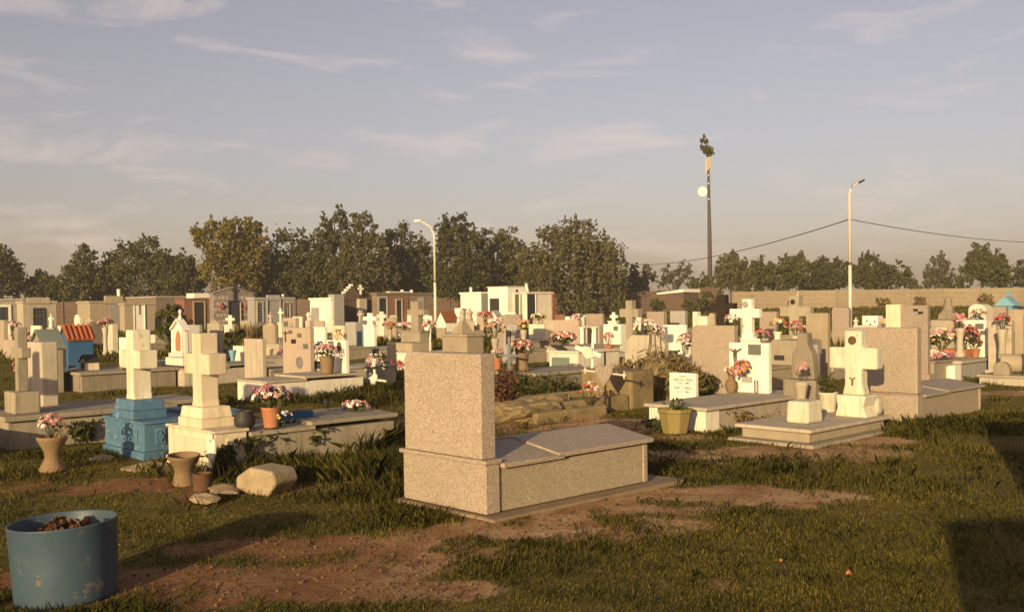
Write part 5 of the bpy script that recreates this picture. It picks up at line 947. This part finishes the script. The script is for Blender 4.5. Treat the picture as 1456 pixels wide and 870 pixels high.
f = Frame(989, 13.7, 567); r = f.thing('name_tablet', 'small white upright name tablet with engraved lines of lettering', 'plaque'); w = f.Y(952); h = f.Z(531); MB().box(0, .07, 0, w, -.05, h).build('tablet', M['clean_white'], r, .006)
def lettering(parent, text, size, y, z, x=-.002, mat='dark'):
    cu = bpy.data.curves.new('lettering', 'FONT'); cu.body = text; cu.size = size; cu.extrude = .0015; cu.align_x = 'CENTER'; tmp = bpy.data.objects.new('tmp', cu); C.objects.link(tmp)
    me = bpy.data.meshes.new_from_object(tmp); bpy.data.objects.remove(tmp); me.materials.append(M[mat]); me.name = 'lettering'
    o = bpy.data.objects.new('lettering', me); C.objects.link(o); o.parent = parent; o.location = (x, y, z); o.rotation_euler = (rad(90), 0, rad(-90)); return o
for txt, sz, k in [('Q.E.P.D.', .042, 537.3), ('CARLOS A. PEREZ', .05, 542.3), ('7  JUL  1990', .046, 547), ('JOSE  L.  PEREZ', .05, 554), ('11.  3.  1996', .046, 559.5)]: lettering(r, txt, sz * .9, w * .47, f.Z(k))
loc = PZ(972, 529); vase('white hourglass vase with pale flowers left of the rounded granite stone', PZ(973, 529), hourglass(.4, .13, .08, .15), M['clean_white']); q = PZ(973, 529); bouquet('pale pink and red flowers in the white hourglass vase', (q[0], q[1], .34), .19, .5, ['pink', 'white', 'rose'], 24, .09)
loc = PZ(960, 615); o = vase('tapered octagonal concrete planter in front of the white slab tomb', loc, [(.15, 0), (.155, .02), (.2, .24), (.215, .25), (.215, .29)], M['olive_pot'], 'planter', 'planter', n=8); plant('sparse leafy sprigs in the octagonal planter', (loc[0], loc[1], .17), .2, .26, 60, M['leaf'], .04, stems=6)
# low slab with rough cross
f = Frame(1150, 10.75, 633); r = f.thing('cross_tomb', 'rough weathered cream cross on a low wide mossy slab tomb', 'tomb'); w = .84; MB().box(-.12, 1.9, -.12, w + .12, -.06, .02).build('footing', M['concrete'], r, .02); MB().box(0, 1.72, 0, w, .02, .13).build('grave_box', M['tan'], r, .015); MB().box(-.06, 1.79, -.06, w + .06, .132, .175).build('lid', M['pale_concrete'], r, .012); foot(f, -.12, 1.9, -.12, .96)
g = Frame(1226, 11.75, 590); lx = (g.x - f.x) * f.L[0] + (g.y - f.y) * f.L[1]; ly = (g.x - f.x) * f.U[0] + (g.y - f.y) * f.U[1]; cyy = ly + (g.Y(1202) + 0) / 2
zs = .177; z1 = g.Z(562); hw = g.Y(1202) / 2
MB().prism([(cyy - .2, zs), (cyy + .2, zs), (cyy + .17, (zs + z1) / 2), (cyy + .19, z1), (cyy - .19, z1), (cyy - .15, (zs + z1) / 2)], lx - .08, lx + .22).build('pedestal', M['mossy_white'], r, .02); MB().box(lx + .24, lx + .42, cyy - .17, cyy + .12, zs, zs + .22).build('back_stone', M['mossy_white'], r, .05)
pr = cross_prof(hw, z1, g.Z(470), ly + g.Y(1180) - cyy, cyy - ly - g.Y(1248), g.Z(525), g.Z(494), hw * .3, .12); MB().prism([(cyy + a, b_) for a, b_ in pr], lx - .02, lx + .15).build('cross', M['mossy_white'], r, .022)
MB().lathe(0, 0, [(.05, 0), (.05, .015), (.035, .016), (.035, .008), (.002, .008)], 16).rot(rad(-90), axis='Y').move((lx - .02, cyy, g.Z(484))).build('oval_photo', M['bronze'], r); MB().tube([(lx - .03, cyy, g.Z(548)), (lx - .03, cyy, g.Z(539))], .012, 6).build('crucifix', M['bronze'], r); MB().tube([(lx - .03, cyy + .035, g.Z(537)), (lx - .03, cyy, g.Z(540)), (lx - .03, cyy - .035, g.Z(537))], .008, 5).build('crucifix_arms', M['bronze'], r)
loc = PZ(1144, 600, .177); o = MB().box(-.17, .17, -.14, .14, 0, .25, .01, .01).build('stone_block', M['mossy_white'], None, .03); o.location = loc; o.rotation_euler = (0, 0, TH); tag(o, 'whitish streaked stone block on the low mossy slab', 'stone')
f = Frame(1160, 13.2, 598); r = f.thing('bottle_stone', 'brown bottle shaped concrete monument with wide base behind the low slab', 'monument'); w = f.Y(1113); zb = f.Z(541); zq = [f.Z(v) for v in (541, 522, 505, 492, 474)]
MB().box(0, .4, 0, w, -.05, zb).build('base_block', M['dark_concrete'], r, .02); c_ = w * .52; MB().prism([(c_ - w * .36, zb), (c_ + w * .36, zb), (c_ + w * .34, zq[1]), (c_ + w * .3, zq[2]), (c_ + w * .17, zq[3]), (c_ + w * .14, zq[4]), (c_ - w * .14, zq[4]), (c_ - w * .17, zq[3]), (c_ - w * .3, zq[2]), (c_ - w * .34, zq[1])], .1, .26).build('neck', M['dark_concrete'], r, .02); foot(f, 0, .4, 0, w)
loc = (*Frame(1139, 12.9).at(0, 0)[:2], zb); bouquet('single pink flower head on the brown bottle stone', loc, .08, .26, ['pink'], 12, .07)
loc = PZ(1178, 592, .0); loc = PZ(1178, 585, .177); vase('white fluted flower pot beside the rough cream cross', loc, bucket(.24, .085, .12), M['mossy_white'], 'flower_pot', 'flower pot'); plant('leafy half dry plant in the white fluted pot', (loc[0], loc[1], .37), .17, .3, 420, M['ivy'], .025, stems=12); plant('reddish weeds growing along the white slab side', PZ(1075, 607), .35, .25, 120, M['vine'], .04)
# granite tomb at right
f = Frame(1305, 12.67, 600); r = f.thing('tomb', 'speckled granite tomb with mossy edged headstone right of the rough cross', 'tomb'); w = .98; zl = f.Z(561); zt = f.Z(466)
MB().box(0, .16, 0, w, -.05, zl - .02).build('pedestal', M['granite'], r, .008); MB().box(-.015, .17, -.01, w + .01, zl - .018, zl).build('ledge', M['granite'], r, .006); MB().box(.01, .15, .01, w - .03, zl + .002, zt).build('headstone', M['granite'], r, .02)
MB().box(.175, 1.95, .02, w - .02, -.05, zl - .05).build('grave_box', M['granite_box'], r, .008); MB().box(1.952, 2.0, .005, w - .005, -.05, zl - .05).build('end_panel', M['granite_box'], r, .008)
for a, b_, z in ((.172, .9, zl - .046), (.84, 2.05, zl - .034)): MB().prism([(-.03, z), (w + .03, z), (w + .03, z + .03), (w / 2, z + .1), (-.03, z + .03)], a, b_).build('lid', M['granite'], r, .006)
foot(f, 0, 2.05, 0, w)
r, f = cross_thing('grey concrete cross with round photo and a tiny statue on top', 1120, 1134, 1140, 420, 1107, 1150, 436, 450, None, 22, M['concrete'], ped=(1109, 1146, 1156, 480))
MB().lathe(0, 0, [(.055, 0), (.055, .015), (.002, .015)], 16).rot(rad(-90), axis='Y').move((f.X(1156) / 2 - .1, f.Y(1126), f.Z(429))).build('oval_photo', M['black_plaque'], r); MB().tube([(f.X(1156) / 2, f.Y(1130), f.Z(420.5)), (f.X(1156) / 2, f.Y(1130), f.Z(414))], [.03, .015], 6).build('statuette', M['pale_concrete'], r)
S('pink granite stone between the bright white and grey photo crosses', 1080, 1104, 1108, 443, 24, M['pink_granite'], slab=(1.6, .3, M['concrete'])); S('plain tan slab stone right of the grey photo cross', 1146, 1177, 1181, 445, 19.5, M['tan'], slab=(1.6, .3, M['concrete']))
S('grey pink stone with soft corners by the straight lamp post', 1183, 1207, 1211, 437, 30, M['pink_granite'], top='shoulder', slab=(1.6, .3, M['concrete'])); blades('tall weeds at the foot of the straight lamp stones', PZ(1193, 515), .35, .7, 160, M['tuft'], .012)
S('low white topped block before the lamp post', 1213, 1247, 1250, 463, 24.5, M['white'], tmin=.5, name='tomb', cat='tomb'); r, f, w, t, h = S('white box with dark dots standing on the low block', 1226, 1248, 1251, 449, 25.3, M['clean_white'], tmin=.3, name='tomb', cat='tomb')
for a, b_ in [(1232, 455), (1237, 460), (1243, 456)]: MB().box(-.012, -.002, f.Y(a + 2), f.Y(a), f.Z(b_ + 2.5), f.Z(b_)).build('hole', M['dark'], r)
bouquet('pale flowers right of the dotted white box', (*Frame(1258, 23).at(0, 0)[:2], .8), .13, .3, ['white', 'pink', 'yellow'], 18, .08); figure('small white robed figure left of the dotted box', 1217, 26, 451, 465, M['white'], 6)
# right side
r, f, w, t, h = S('tall tan stone with yellowish left strip and two black plates', 1262, 1319, 1323, 434, 18.6, M['pink_granite'], slab=(1.7, .35, M['concrete']), plaques=((1299, 1306, 439, 442.5, 'black_plaque'), (1306, 1313, 443, 446.5, 'black_plaque'))); MB().box(-.03, t + .01, f.Y(1281), w + .02, .2, h + .02).build('side_strip', M['cream'], r, .01)
f = fp = Frame(1357, 19, 541); r = f.thing('tomb', 'low tomb with white planter front full of flowers at right', 'tomb'); w = w0 = f.Y(1296); z0 = f.Z(521); MB().box(-.03, .22, 0, w, -.05, z0).build('planter_front', M['white'], r, .01); MB().box(-.05, .24, -.03, .1, -.055, z0 + .02).build('corner_block', M['clean_white'], r, .008); MB().box(-.05, .24, w * .6, w * .7, -.055, z0 + .02).build('corner_block', M['clean_white'], r, .008)
MB().box(.23, 2.1, .02, w - .02, -.05, z0 + .03).build('grave_box', M['grey'], r, .01); MB().box(.25, 2.15, -.03, w + .03, z0 + .032, z0 + .09).build('lid', M['pale_concrete'], r, .01); foot(f, 0, 2.1, 0, w)
zl = z0 + .092
for px, py, rx, h, cols, lab, z in [(1318, 519, .24, .24, ['pink', 'white', 'rose'], 'small pink flowers in the left of the white planter', z0), (1341, 519, .26, .26, ['purple', 'white', 'rose'], 'purple and white flowers in the right of the white planter', z0), (1348, 501, .36, .4, ['white', 'white', 'pink', 'yellow'], 'big white bouquet in the terracotta trough', zl + .16), (1372, 497, .3, .46, ['red', 'rose', 'pink'], 'big red bouquet in the terracotta trough', zl + .16)]:
    bouquet(lab, f.at({1318: .1, 1341: .1, 1348: 1.3, 1372: 1.5}[px], {1318: w * .82, 1341: .3, 1348: .8, 1372: .42}[px], z), rx, h, cols, 60 if rx > .28 else 36, .1)
r = thing('flower_trough', 'long terracotta trough holding the white and red bouquets', 'planter', fp.at(1.4, .6, zl), TH - .1); MB().box(-.1, .1, -.3, .3, 0, .17, -.02, -.03).build('trough', M['terracotta'], r, .01); MB().box(-.09, .09, -.28, .28, .171, .176).build('soil', M['soil'], r)
vase('terracotta pot with reddish plant right of the trough', fp.at(1.8, .33, zl), bucket(.17, .07, .1), M['terracotta'], 'flower_pot', 'flower pot'); q = fp.at(1.8, .33, zl); bouquet('spiky reddish plant in the right terracotta pot', (q[0], q[1], q[2] + .13), .15, .26, ['rose', 'red'], 14, .06)
f = Frame(1325, 18.7, 521); o = MB().lathe(0, 0, [(.085, 0), (.085, .3), (.075, .31)], 14).build('candle_jar', M['cream'], None, .005, True); o.location = fp.at(.1, w0 * .55, z0); tag(o, 'yellowish candle jar standing in the white planter', 'candle')
S('white stone with two grey plaques and flowers at right', 1361, 1402, 1405, 455, 20.4, M['clean_white'], plaques=((1387, 1399, 460, 468, 'plaque'), (1394, 1402, 470, 476, 'plaque'), (1363, 1374, 468, 473, 'grey'))); r, f, w, t, h = S('rounded white stone with niche behind the plaqued white one', 1377, 1402, 1412, 432, 22.5, M['white'], top='round', tmin=.3, slab=(1.5, .3, M['concrete']))
MB().box(-.12, -.002, f.Y(1400), f.Y(1383), f.Z(445), f.Z(442.5)).build('shelf', M['white'], r, .006)
bouquet('orange flowers in the niche of the rounded white stone', (*Frame(1391, 21.9).at(0, 0)[:2], 1.05), .17, .26, ['orange', 'pink', 'white'], 16, .09)
S('marbled tan wide stone near the right edge', 1405, 1438, 1443, 456, 19.3, M['marble'], slab=None); S('grey back stone below the blue house box', 1408, 1430, 1434, 436, 24, M['pink_granite'], slab=(1.5, .3, M['concrete'])); S('tall brown slab beside the right picture edge', 1434, 1456, 1462, 440, 23, M['tan'], slab=(1.5, .3, M['concrete']))
f = Frame(1356, 26, 470); r = f.thing('bust_monument', 'dark bust on a rough stone pedestal with lettering on its base', 'statue'); w = f.Y(1323); z1 = f.Z(455); MB().box(0, .6, 0, w, -.05, z1).build('pedestal', M['concrete'], r, .02)
wc = w * .42; MB().prism([(wc - .26, z1), (wc + .24, z1), (wc + .2, f.Z(446)), (wc + .08, f.Z(441)), (wc - .1, f.Z(442)), (wc - .24, f.Z(448))], .12, .42).build('rubble_base', M['dark_concrete'], r, .04); MB().lathe(.27, wc, [(.16, f.Z(443)), (.12, f.Z(436)), (.09, f.Z(430)), (.1, f.Z(427)), (.05, f.Z(421))], 9).build('bust', M['dark_concrete'], r, .01); lettering(r, 'FAMILIA', .17, w * .55, f.Z(464), mat='pale_concrete')
r = thing('blue_house_box', 'light blue gabled house shaped box on a post by the right wall', 'shrine', (*Frame(1434, 33).at(0, 0)[:2], 0), TH); ff = Frame(1434, 33); a, b_ = ff.Y(1418), ff.Y(1449); 
r.location = (ff.x, ff.y, ff.z)
MB().box(-.25, .25, b_ * .6, a * .6, -.05, ff.Z(434)).build('body', M['sky_blue'], r, .01); MB().prism([(b_, ff.Z(435)), (a, ff.Z(435)), ((a + b_) / 2, ff.Z(421))], -.32, .32).build('roof', M['sky_blue'], r, .008); MB().tube([(0, (a + b_) / 2, ff.Z(422)), (0, (a + b_) / 2, ff.Z(412))], .025, 5).build('cross_post', M['sky_blue'], r); MB().tube([(0, (a + b_) / 2 - .15, ff.Z(416)), (0, (a + b_) / 2 + .15, ff.Z(416))], .025, 5).build('cross_arm', M['sky_blue'], r)
f = Frame(1470, 17.6, 537); r = f.thing('tomb', 'low kerbed tomb with round log shaped stones at the right edge', 'tomb'); MB().box(0, 1.6, -.2, f.Y(1392), -.05, .12).build('kerb_base', M['pale_concrete'], r, .015); MB().box(-.03, 1.63, -.23, f.Y(1392) + .03, .122, .17).build('lid', M['concrete'], r, .012)
y_ = f.Y(1432); MB().lathe(0, 0, [(.17, -.3), (.17, .3)], 16).rot(rad(90), axis='X').rot(rad(20), axis='Z').move((.55, y_, .36)).build('round_stone', M['tan'], r, .02); MB().prism([(y_ + .1 + .14 * math.cos(math.pi * i / 8), .172 + .1 + .14 * math.sin(math.pi * i / 8)) for i in range(9)] + [(y_ - .04, .172), (y_ + .24, .172)], -.02, .12).build('arched_stone', M['concrete'], r, .01); MB().box(.2, .5, -.3, f.Y(1449), .172, f.Z(450)).build('dark_pillar', M['brownstone'], r, .015); foot(f, 0, 1.6, -.2, 1)
# graves outside the frame whose shadows fall into it
def shadow_origin(px, py, h): x, y = G(px, py); L_ = h / math.tan(SUN_EL); return x - L_ * math.sin(SUN_AZ), y - L_ * math.cos(SUN_AZ)
x, y = shadow_origin(1340, 737, 1.25); r = thing('tomb', 'wide plain concrete headstone of a tomb just right of the photographer', 'tomb', (x, y, 0), 0); MB().box(0, 1.1, -.18, 0, -.05, 1.25).build('headstone', M['concrete'], r, .012); MB().box(-.05, 1.15, -2.1, -.182, -.05, .3).build('grave_box', M['concrete'], r, .015)
x, y = shadow_origin(1392, 604, 1.3); r = thing('tomb', 'rounded headstone of a tomb beyond the right edge', 'tomb', (x, y, 0), 0); MB().prism([(a, b_) for a, b_ in top_prof(.8, 1.3, 'shoulder')], -.16, 0, 'y').build('headstone', M['granite'], r, .01); MB().box(0, .8, -1.9, -.165, -.05, .25).build('grave_box', M['granite_box'], r, .01)

r = thing('cross_tomb', 'tall cross tomb beyond the left edge whose shadow falls on the block headstone', 'tomb', (-7.05, 9.75, 0), TH); MB().prism(cross_prof(.1, .35, 1.62, .27, .27, 1.12, 1.3), 0, .16).build('cross', M['concrete'], r, .012); MB().box(-.1, .3, -.3, .3, -.05, .35).build('pedestal', M['concrete'], r, .012); MB().box(.302, 1.7, -.35, .35, -.05, .3).build('grave_box', M['concrete'], r, .012)
# ------------------------------------------------------------------ small far stones that fill the rows
far = [(586, 64, 447, 'white', 'white stone just right of the mossy cross top'), (628, 44, 466, 'tan', 'tan stone below the red roofed house tomb'), (657, 47, 452, 'white', 'small white stone under the white box mausoleum'), (712, 58, 448, 'pale_concrete', 'pale stone under the dark mausoleum opening'), (728, 60, 444, 'clean_white', 'white stone left of the green mausoleum door foot'), (765, 52, 447, 'pink', 'pinkish stone before the unfinished mausoleum'), (797, 55, 447, 'brick', 'red brick stack right of the unfinished mausoleum'), (812, 50, 450, 'clean_white', 'small bright white block right of the brick stack'), (905, 50, 447, 'white', 'white stone glimpsed right of the tall concrete cross'), (560, 55, 448, 'pale_concrete', 'pale stone before the brown mausoleum wall'), (470, 50, 452, 'white', 'white stone below the grey block mausoleum'), (455, 46, 456, 'pink', 'pinkish stone left of the yellow pillar top'), (350, 50, 456, 'pale_concrete', 'pale stone under the right red wreath'), (306, 48, 455, 'tan', 'tan stone under the left red wreath'), (196, 44, 470, 'pale_concrete', 'pale stone below the white pierced door'), (212, 40, 476, 'white', 'white stone right of the top of the blue based cross'), (100, 42, 470, 'white', 'white marker above the tiled roof of the blue house'), (52, 46, 468, 'pink', 'pink stone below the iron gridded door'), (1290, 40, 441, 'pale_concrete', 'pale stone behind the stone with two black plates'), (1345, 38, 446, 'white', 'white stone beyond the dark bust'), (966, 46, 448, 'white', 'white stone between the twin grey stones'), (1062, 40, 447, 'tan', 'tan stone behind the bright white cross'), (1165, 38, 450, 'white', 'white stone behind the plain tan slab'), (424, 52, 450, 'white', 'white stone right of the tan mausoleum door')]
for px, d, yt, mt, lab in far:
    wpx = rnd.uniform(.55, .8) * F / d * .75
    S(lab, px - wpx / 2, px + wpx / 2 - 2, px + wpx / 2, yt, d, M[mt], top=rnd.choice(['flat', 'flat', 'shoulder', 'round']), slab=(1.5, .3, M['pale_concrete']), group='small stones of the far rows')
for px, d, z, cols, lab in [(690, 46, .9, ['red', 'rose'], 'red flowers on the peach coloured stone'), (555, 42, .55, ['orange', 'rose'], 'orange flowers before the rounded picture stone'), (500, 40, .5, ['pink', 'white'], 'pink flowers left of the narrow blue door'), (655, 40, .5, ['pink', 'white'], 'pink flowers left of the pinkish figure'), (745, 29, .8, ['yellow', 'pink'], 'yellow and pink flowers on the shouldered stone'), (822, 33, .9, ['pink', 'white'], 'pale pink flowers on the salmon stone'), (40, 29, .5, ['rose', 'pink'], 'red flowers right of the pink wreath row'), (1425, 19, .95, ['rose', 'red'], 'red flowers on top of the marbled stone'), (1365, 20, .95, ['rose', 'pink'], 'reddish flowers on the left of the plaqued white stone'), (150, 33, .95, ['pink', 'rose'], 'pink flowers on the stained white stone'), (765, 45, .8, ['yellow', 'white'], 'yellow flowers before the pinkish stone'), (575, 40, .6, ['white', 'pink'], 'white flowers left of the mossy cross')]:
    bouquet(lab, (*Frame(px, d).at(0, 0)[:2], z), .011 * d * .7, .3, cols, 20, .004 * d)

# flowers that do not sit in a pot get a holder that stands on whatever is below them
bpy.context.view_layer.update(); dg = bpy.context.evaluated_depsgraph_get()
for o in [q for q in C.objects if q.name.startswith('bouquet')]:
    own = {c.name for c in o.children}; org = Vector((o.location.x, o.location.y, o.location.z + .015)); zh = None
    for _ in range(30):
        ok, lc, nn_, ix, ob, mt_ = scene.ray_cast(dg, org, Vector((0, 0, -1)))
        if not ok: break
        if ob.name in own: org = lc - Vector((0, 0, .001)); continue
        zh = lc.z; hitname = ob.name; break
    if zh is None or hitname.split('.')[0] in ('vase', 'flower_pot', 'planter', 'stake', 'trough', 'soil') or 'fixed to' in o['label']: continue
    gp = o.location.z - zh
    if gp > .04:
        rr = min(.09, .03 + gp * .1); MB().lathe(0, 0, [(rr * 1.25, -gp - .01), (rr * 1.25, -gp * .88), (rr * .8, -gp * .8), (rr * .7, -gp * .35), (rr, -gp * .1), (rr * 1.15, .0), (rr * .8, .02)], 12).build('flower_holder', M['pale_concrete' if rnd.random() < .6 else 'clay'], o, 0, True)
# ------------------------------------------------------------------ litter, fallen leaves, grass
g = np.random.default_rng(21); d = 3.6 * (16 / 3.6) ** g.uniform(0, 1, 9000); x = d * np.tan(g.uniform(-.6, .6, 9000)); k = g.uniform(0, 1, 9000) < np.clip(dirt(x, d) * 1.2, .06, .8); x, y = x[k], d[k]
p = np.stack([x, y, bump(x, y) + .004], 1); sz = len(p) // 2
o = np_mesh('dead_leaves', leaf_cards(p[:sz], .022, asp=1.8), sz, 4, M['dead_leaf']); o['kind'] = 'stuff'; o['label'] = 'scattered dead leaves and straw on the bare soil'; o['category'] = 'litter'
mb = MB()
for q in p[sz:sz + 700]:
    s_ = rnd.uniform(.004, .013); mb.lathe(q[0], q[1], [(s_ * .8, q[2] - .006), (s_, q[2]), (s_ * .5, q[2] + s_ * .7)], 5, rnd.uniform(0, 1))
o = mb.build('pebbles', M['soil']); o['kind'] = 'stuff'; o['label'] = 'small pebbles and crumbs strewn over the bare soil'; o['category'] = 'pebbles'

for px, py, mt, lab in [(1205, 825, 'f_orange', 'orange fallen leaf near the bottom right shadow'), (1108, 808, 'f_orange', 'small orange leaf on the lower right grass'), (1313, 757, 'f_pink', 'pale pink scrap on the grass by the big shadow'), (590, 690, 'f_white', 'white scrap in the grass left of the granite pedestal')]:
    x, y = G(px, py); p = np.array([[x, y, .045], [x + .01, y, .05]]); o = np_mesh('fallen_leaf', leaf_cards(p, .026), 2, 4, M[mt]); tag(o, lab, 'leaf', 'scraps on the grass')
def grass_field(n, dmin, dmax, hmin, hmax, wk, seed, edge=False):
    g = np.random.default_rng(seed)
    d = dmin * (dmax / dmin) ** g.uniform(0, 1, n); a = g.uniform(-.66, .64, n) * (1.45 if dmin > 20 else 1); x = d * np.tan(a) ; y = d
    cl = fbm(x * 1.0 + 3, y, 2.2); keep = g.uniform(0, 1, n) < np.clip(1.1 - 1.45 * dirt(x, y) + .25 * cl, .05, 1)
    for fx, fy, th, x0, x1, y0, y1 in FOOT:
        lx = (x - fx) * math.cos(th) + (y - fy) * math.sin(th); ly = -(x - fx) * math.sin(th) + (y - fy) * math.cos(th)
        keep &= ~((lx > x0 - .01) & (lx < x1 + .01) & (ly > y0 - .01) & (ly < y1 + .01))
    x, y, d, cl = x[keep], y[keep], d[keep], cl[keep]; n = len(x)
    h = g.uniform(hmin, hmax, n) * (1 + .6 * np.clip(cl, -.6, 1.2)) * np.where(d > 9, 1.25, 1); a1 = g.uniform(0, 6.28, n); ln = h * g.uniform(.2, 1.1, n); b2 = a1 + math.pi / 2 + g.uniform(-.6, .6, n); w = wk * d * g.uniform(.6, 1.4, n) + .0016
    z = gz(x, y) + bump(x, y) - .006; tx, ty = np.cos(a1) * ln, np.sin(a1) * ln; cx, cy = np.cos(b2) * w, np.sin(b2) * w
    v = np.stack([np.stack([x - cx, y - cy, z], 1), np.stack([x + cx, y + cy, z], 1), np.stack([x + tx * .45 + cx * .7, y + ty * .45 + cy * .7, z + h * .65], 1), np.stack([x + tx, y + ty, z + h], 1), np.stack([x + tx * .45 - cx * .7, y + ty * .45 - cy * .7, z + h * .65], 1)], 1).reshape(-1, 3)
    return v, n
v, n = grass_field(380000, 3.4, 34, .012, .034, .00022, 5); o = np_mesh('grass', v, n, 5, M['grass']); o['kind'] = 'stuff'; o['label'] = 'short olive green grass between the graves'; o['category'] = 'grass'
v, n = grass_field(160000, 30, 100, .07, .2, .0006, 8); o = np_mesh('far_grass', v, n, 5, M['grass']); o['kind'] = 'stuff'; o['label'] = 'grass of the far rows up to the boundary walls'; o['category'] = 'grass'
# taller tufts: clumps of blades
g = np.random.default_rng(9); cen = []
for i in range(1100):
    d = 3.6 * (24 / 3.6) ** g.uniform(); a = g.uniform(-.6, .6); cen.append((d * math.tan(a), d, g.uniform(.04, .10) * (1.3 if d > 8 else .55), g.uniform(.05, .16)))
vv = []; nn = 0
for px, py, sx, n_, hh in [(480, 668, .55, 130, .2), (550, 672, .35, 110, .22), (430, 672, .5, 90, .17), (560, 705, .35, 60, .13), (600, 735, .25, 40, .09), (1130, 690, .7, 60, .07), (980, 720, .5, 40, .06), (1330, 610, .8, 120, .13), (1420, 600, .6, 70, .13), (1000, 660, .7, 60, .09), (540, 560, .7, 160, .22), (480, 570, .6, 90, .18), (110, 650, .5, 50, .08), (720, 560, .6, 90, .16), (30, 860, .25, 40, .06), (150, 868, .2, 40, .06), (820, 770, .4, 25, .06), (700, 800, .5, 30, .06)]:
    gx, gy = G(px, py)
    for _ in range(n_): cen.append((gx + g.normal() * sx, gy + g.normal() * sx * .5, hh * g.uniform(.5, 1.15), g.uniform(.04, .1)))
cx = np.array(cen); k = 34; x = np.repeat(cx[:, 0], k) + g.normal(size=len(cx) * k) * np.repeat(cx[:, 3], k); y = np.repeat(cx[:, 1], k) + g.normal(size=len(cx) * k) * np.repeat(cx[:, 3], k); h = np.repeat(cx[:, 2], k) * g.uniform(.5, 1.1, len(x))
keep = (dirt(x, y) < .8) & (y > 3.3)
for fx, fy, th, x0, x1, y0, y1 in FOOT:
    lx = (x - fx) * math.cos(th) + (y - fy) * math.sin(th); ly = -(x - fx) * math.sin(th) + (y - fy) * math.cos(th); keep &= ~((lx > x0 - .02) & (lx < x1 + .02) & (ly > y0 - .02) & (ly < y1 + .02))
x, y, h = x[keep], y[keep], h[keep]; n = len(x); a1 = g.uniform(0, 6.28, n); ln = h * g.uniform(.2, .9, n); b2 = a1 + 1.57 + g.uniform(-.5, .5, n); w = .0012 + .0002 * y; z = gz(x, y) + bump(x, y) - .006; tx, ty = np.cos(a1) * ln, np.sin(a1) * ln; bx, by = np.cos(b2) * w, np.sin(b2) * w
v = np.stack([np.stack([x - bx, y - by, z], 1), np.stack([x + bx, y + by, z], 1), np.stack([x + tx * .4 + bx * .8, y + ty * .4 + by * .8, z + h * .65], 1), np.stack([x + tx, y + ty, z + h], 1), np.stack([x + tx * .4 - bx * .8, y + ty * .4 - by * .8, z + h * .65], 1)], 1).reshape(-1, 3)
o = np_mesh('grass_tufts', v, n, 5, M['tuft']); o['kind'] = 'stuff'; o['label'] = 'taller tufts standing out of the short grass'; o['category'] = 'grass'

# ------------------------------------------------------------------ thin evening haze
hz_m = bpy.data.materials.new('haze'); hz_m.use_nodes = True; t = hz_m.node_tree; t.nodes.clear(); vo = t.nodes.new('ShaderNodeVolumePrincipled'); vo.inputs['Color'].default_value = (.95, .88, .8, 1); vo.inputs['Density'].default_value = .00085; vo.inputs['Anisotropy'].default_value = 0.2
t.links.new(vo.outputs[0], t.nodes.new('ShaderNodeOutputMaterial').inputs['Volume'])
hz = MB().box(-1900, 1900, -900, 3200, -1.6, 32).build('haze', hz_m); hz['kind'] = 'stuff'; hz['label'] = 'thin warm evening haze over the cemetery'; hz['category'] = 'haze'
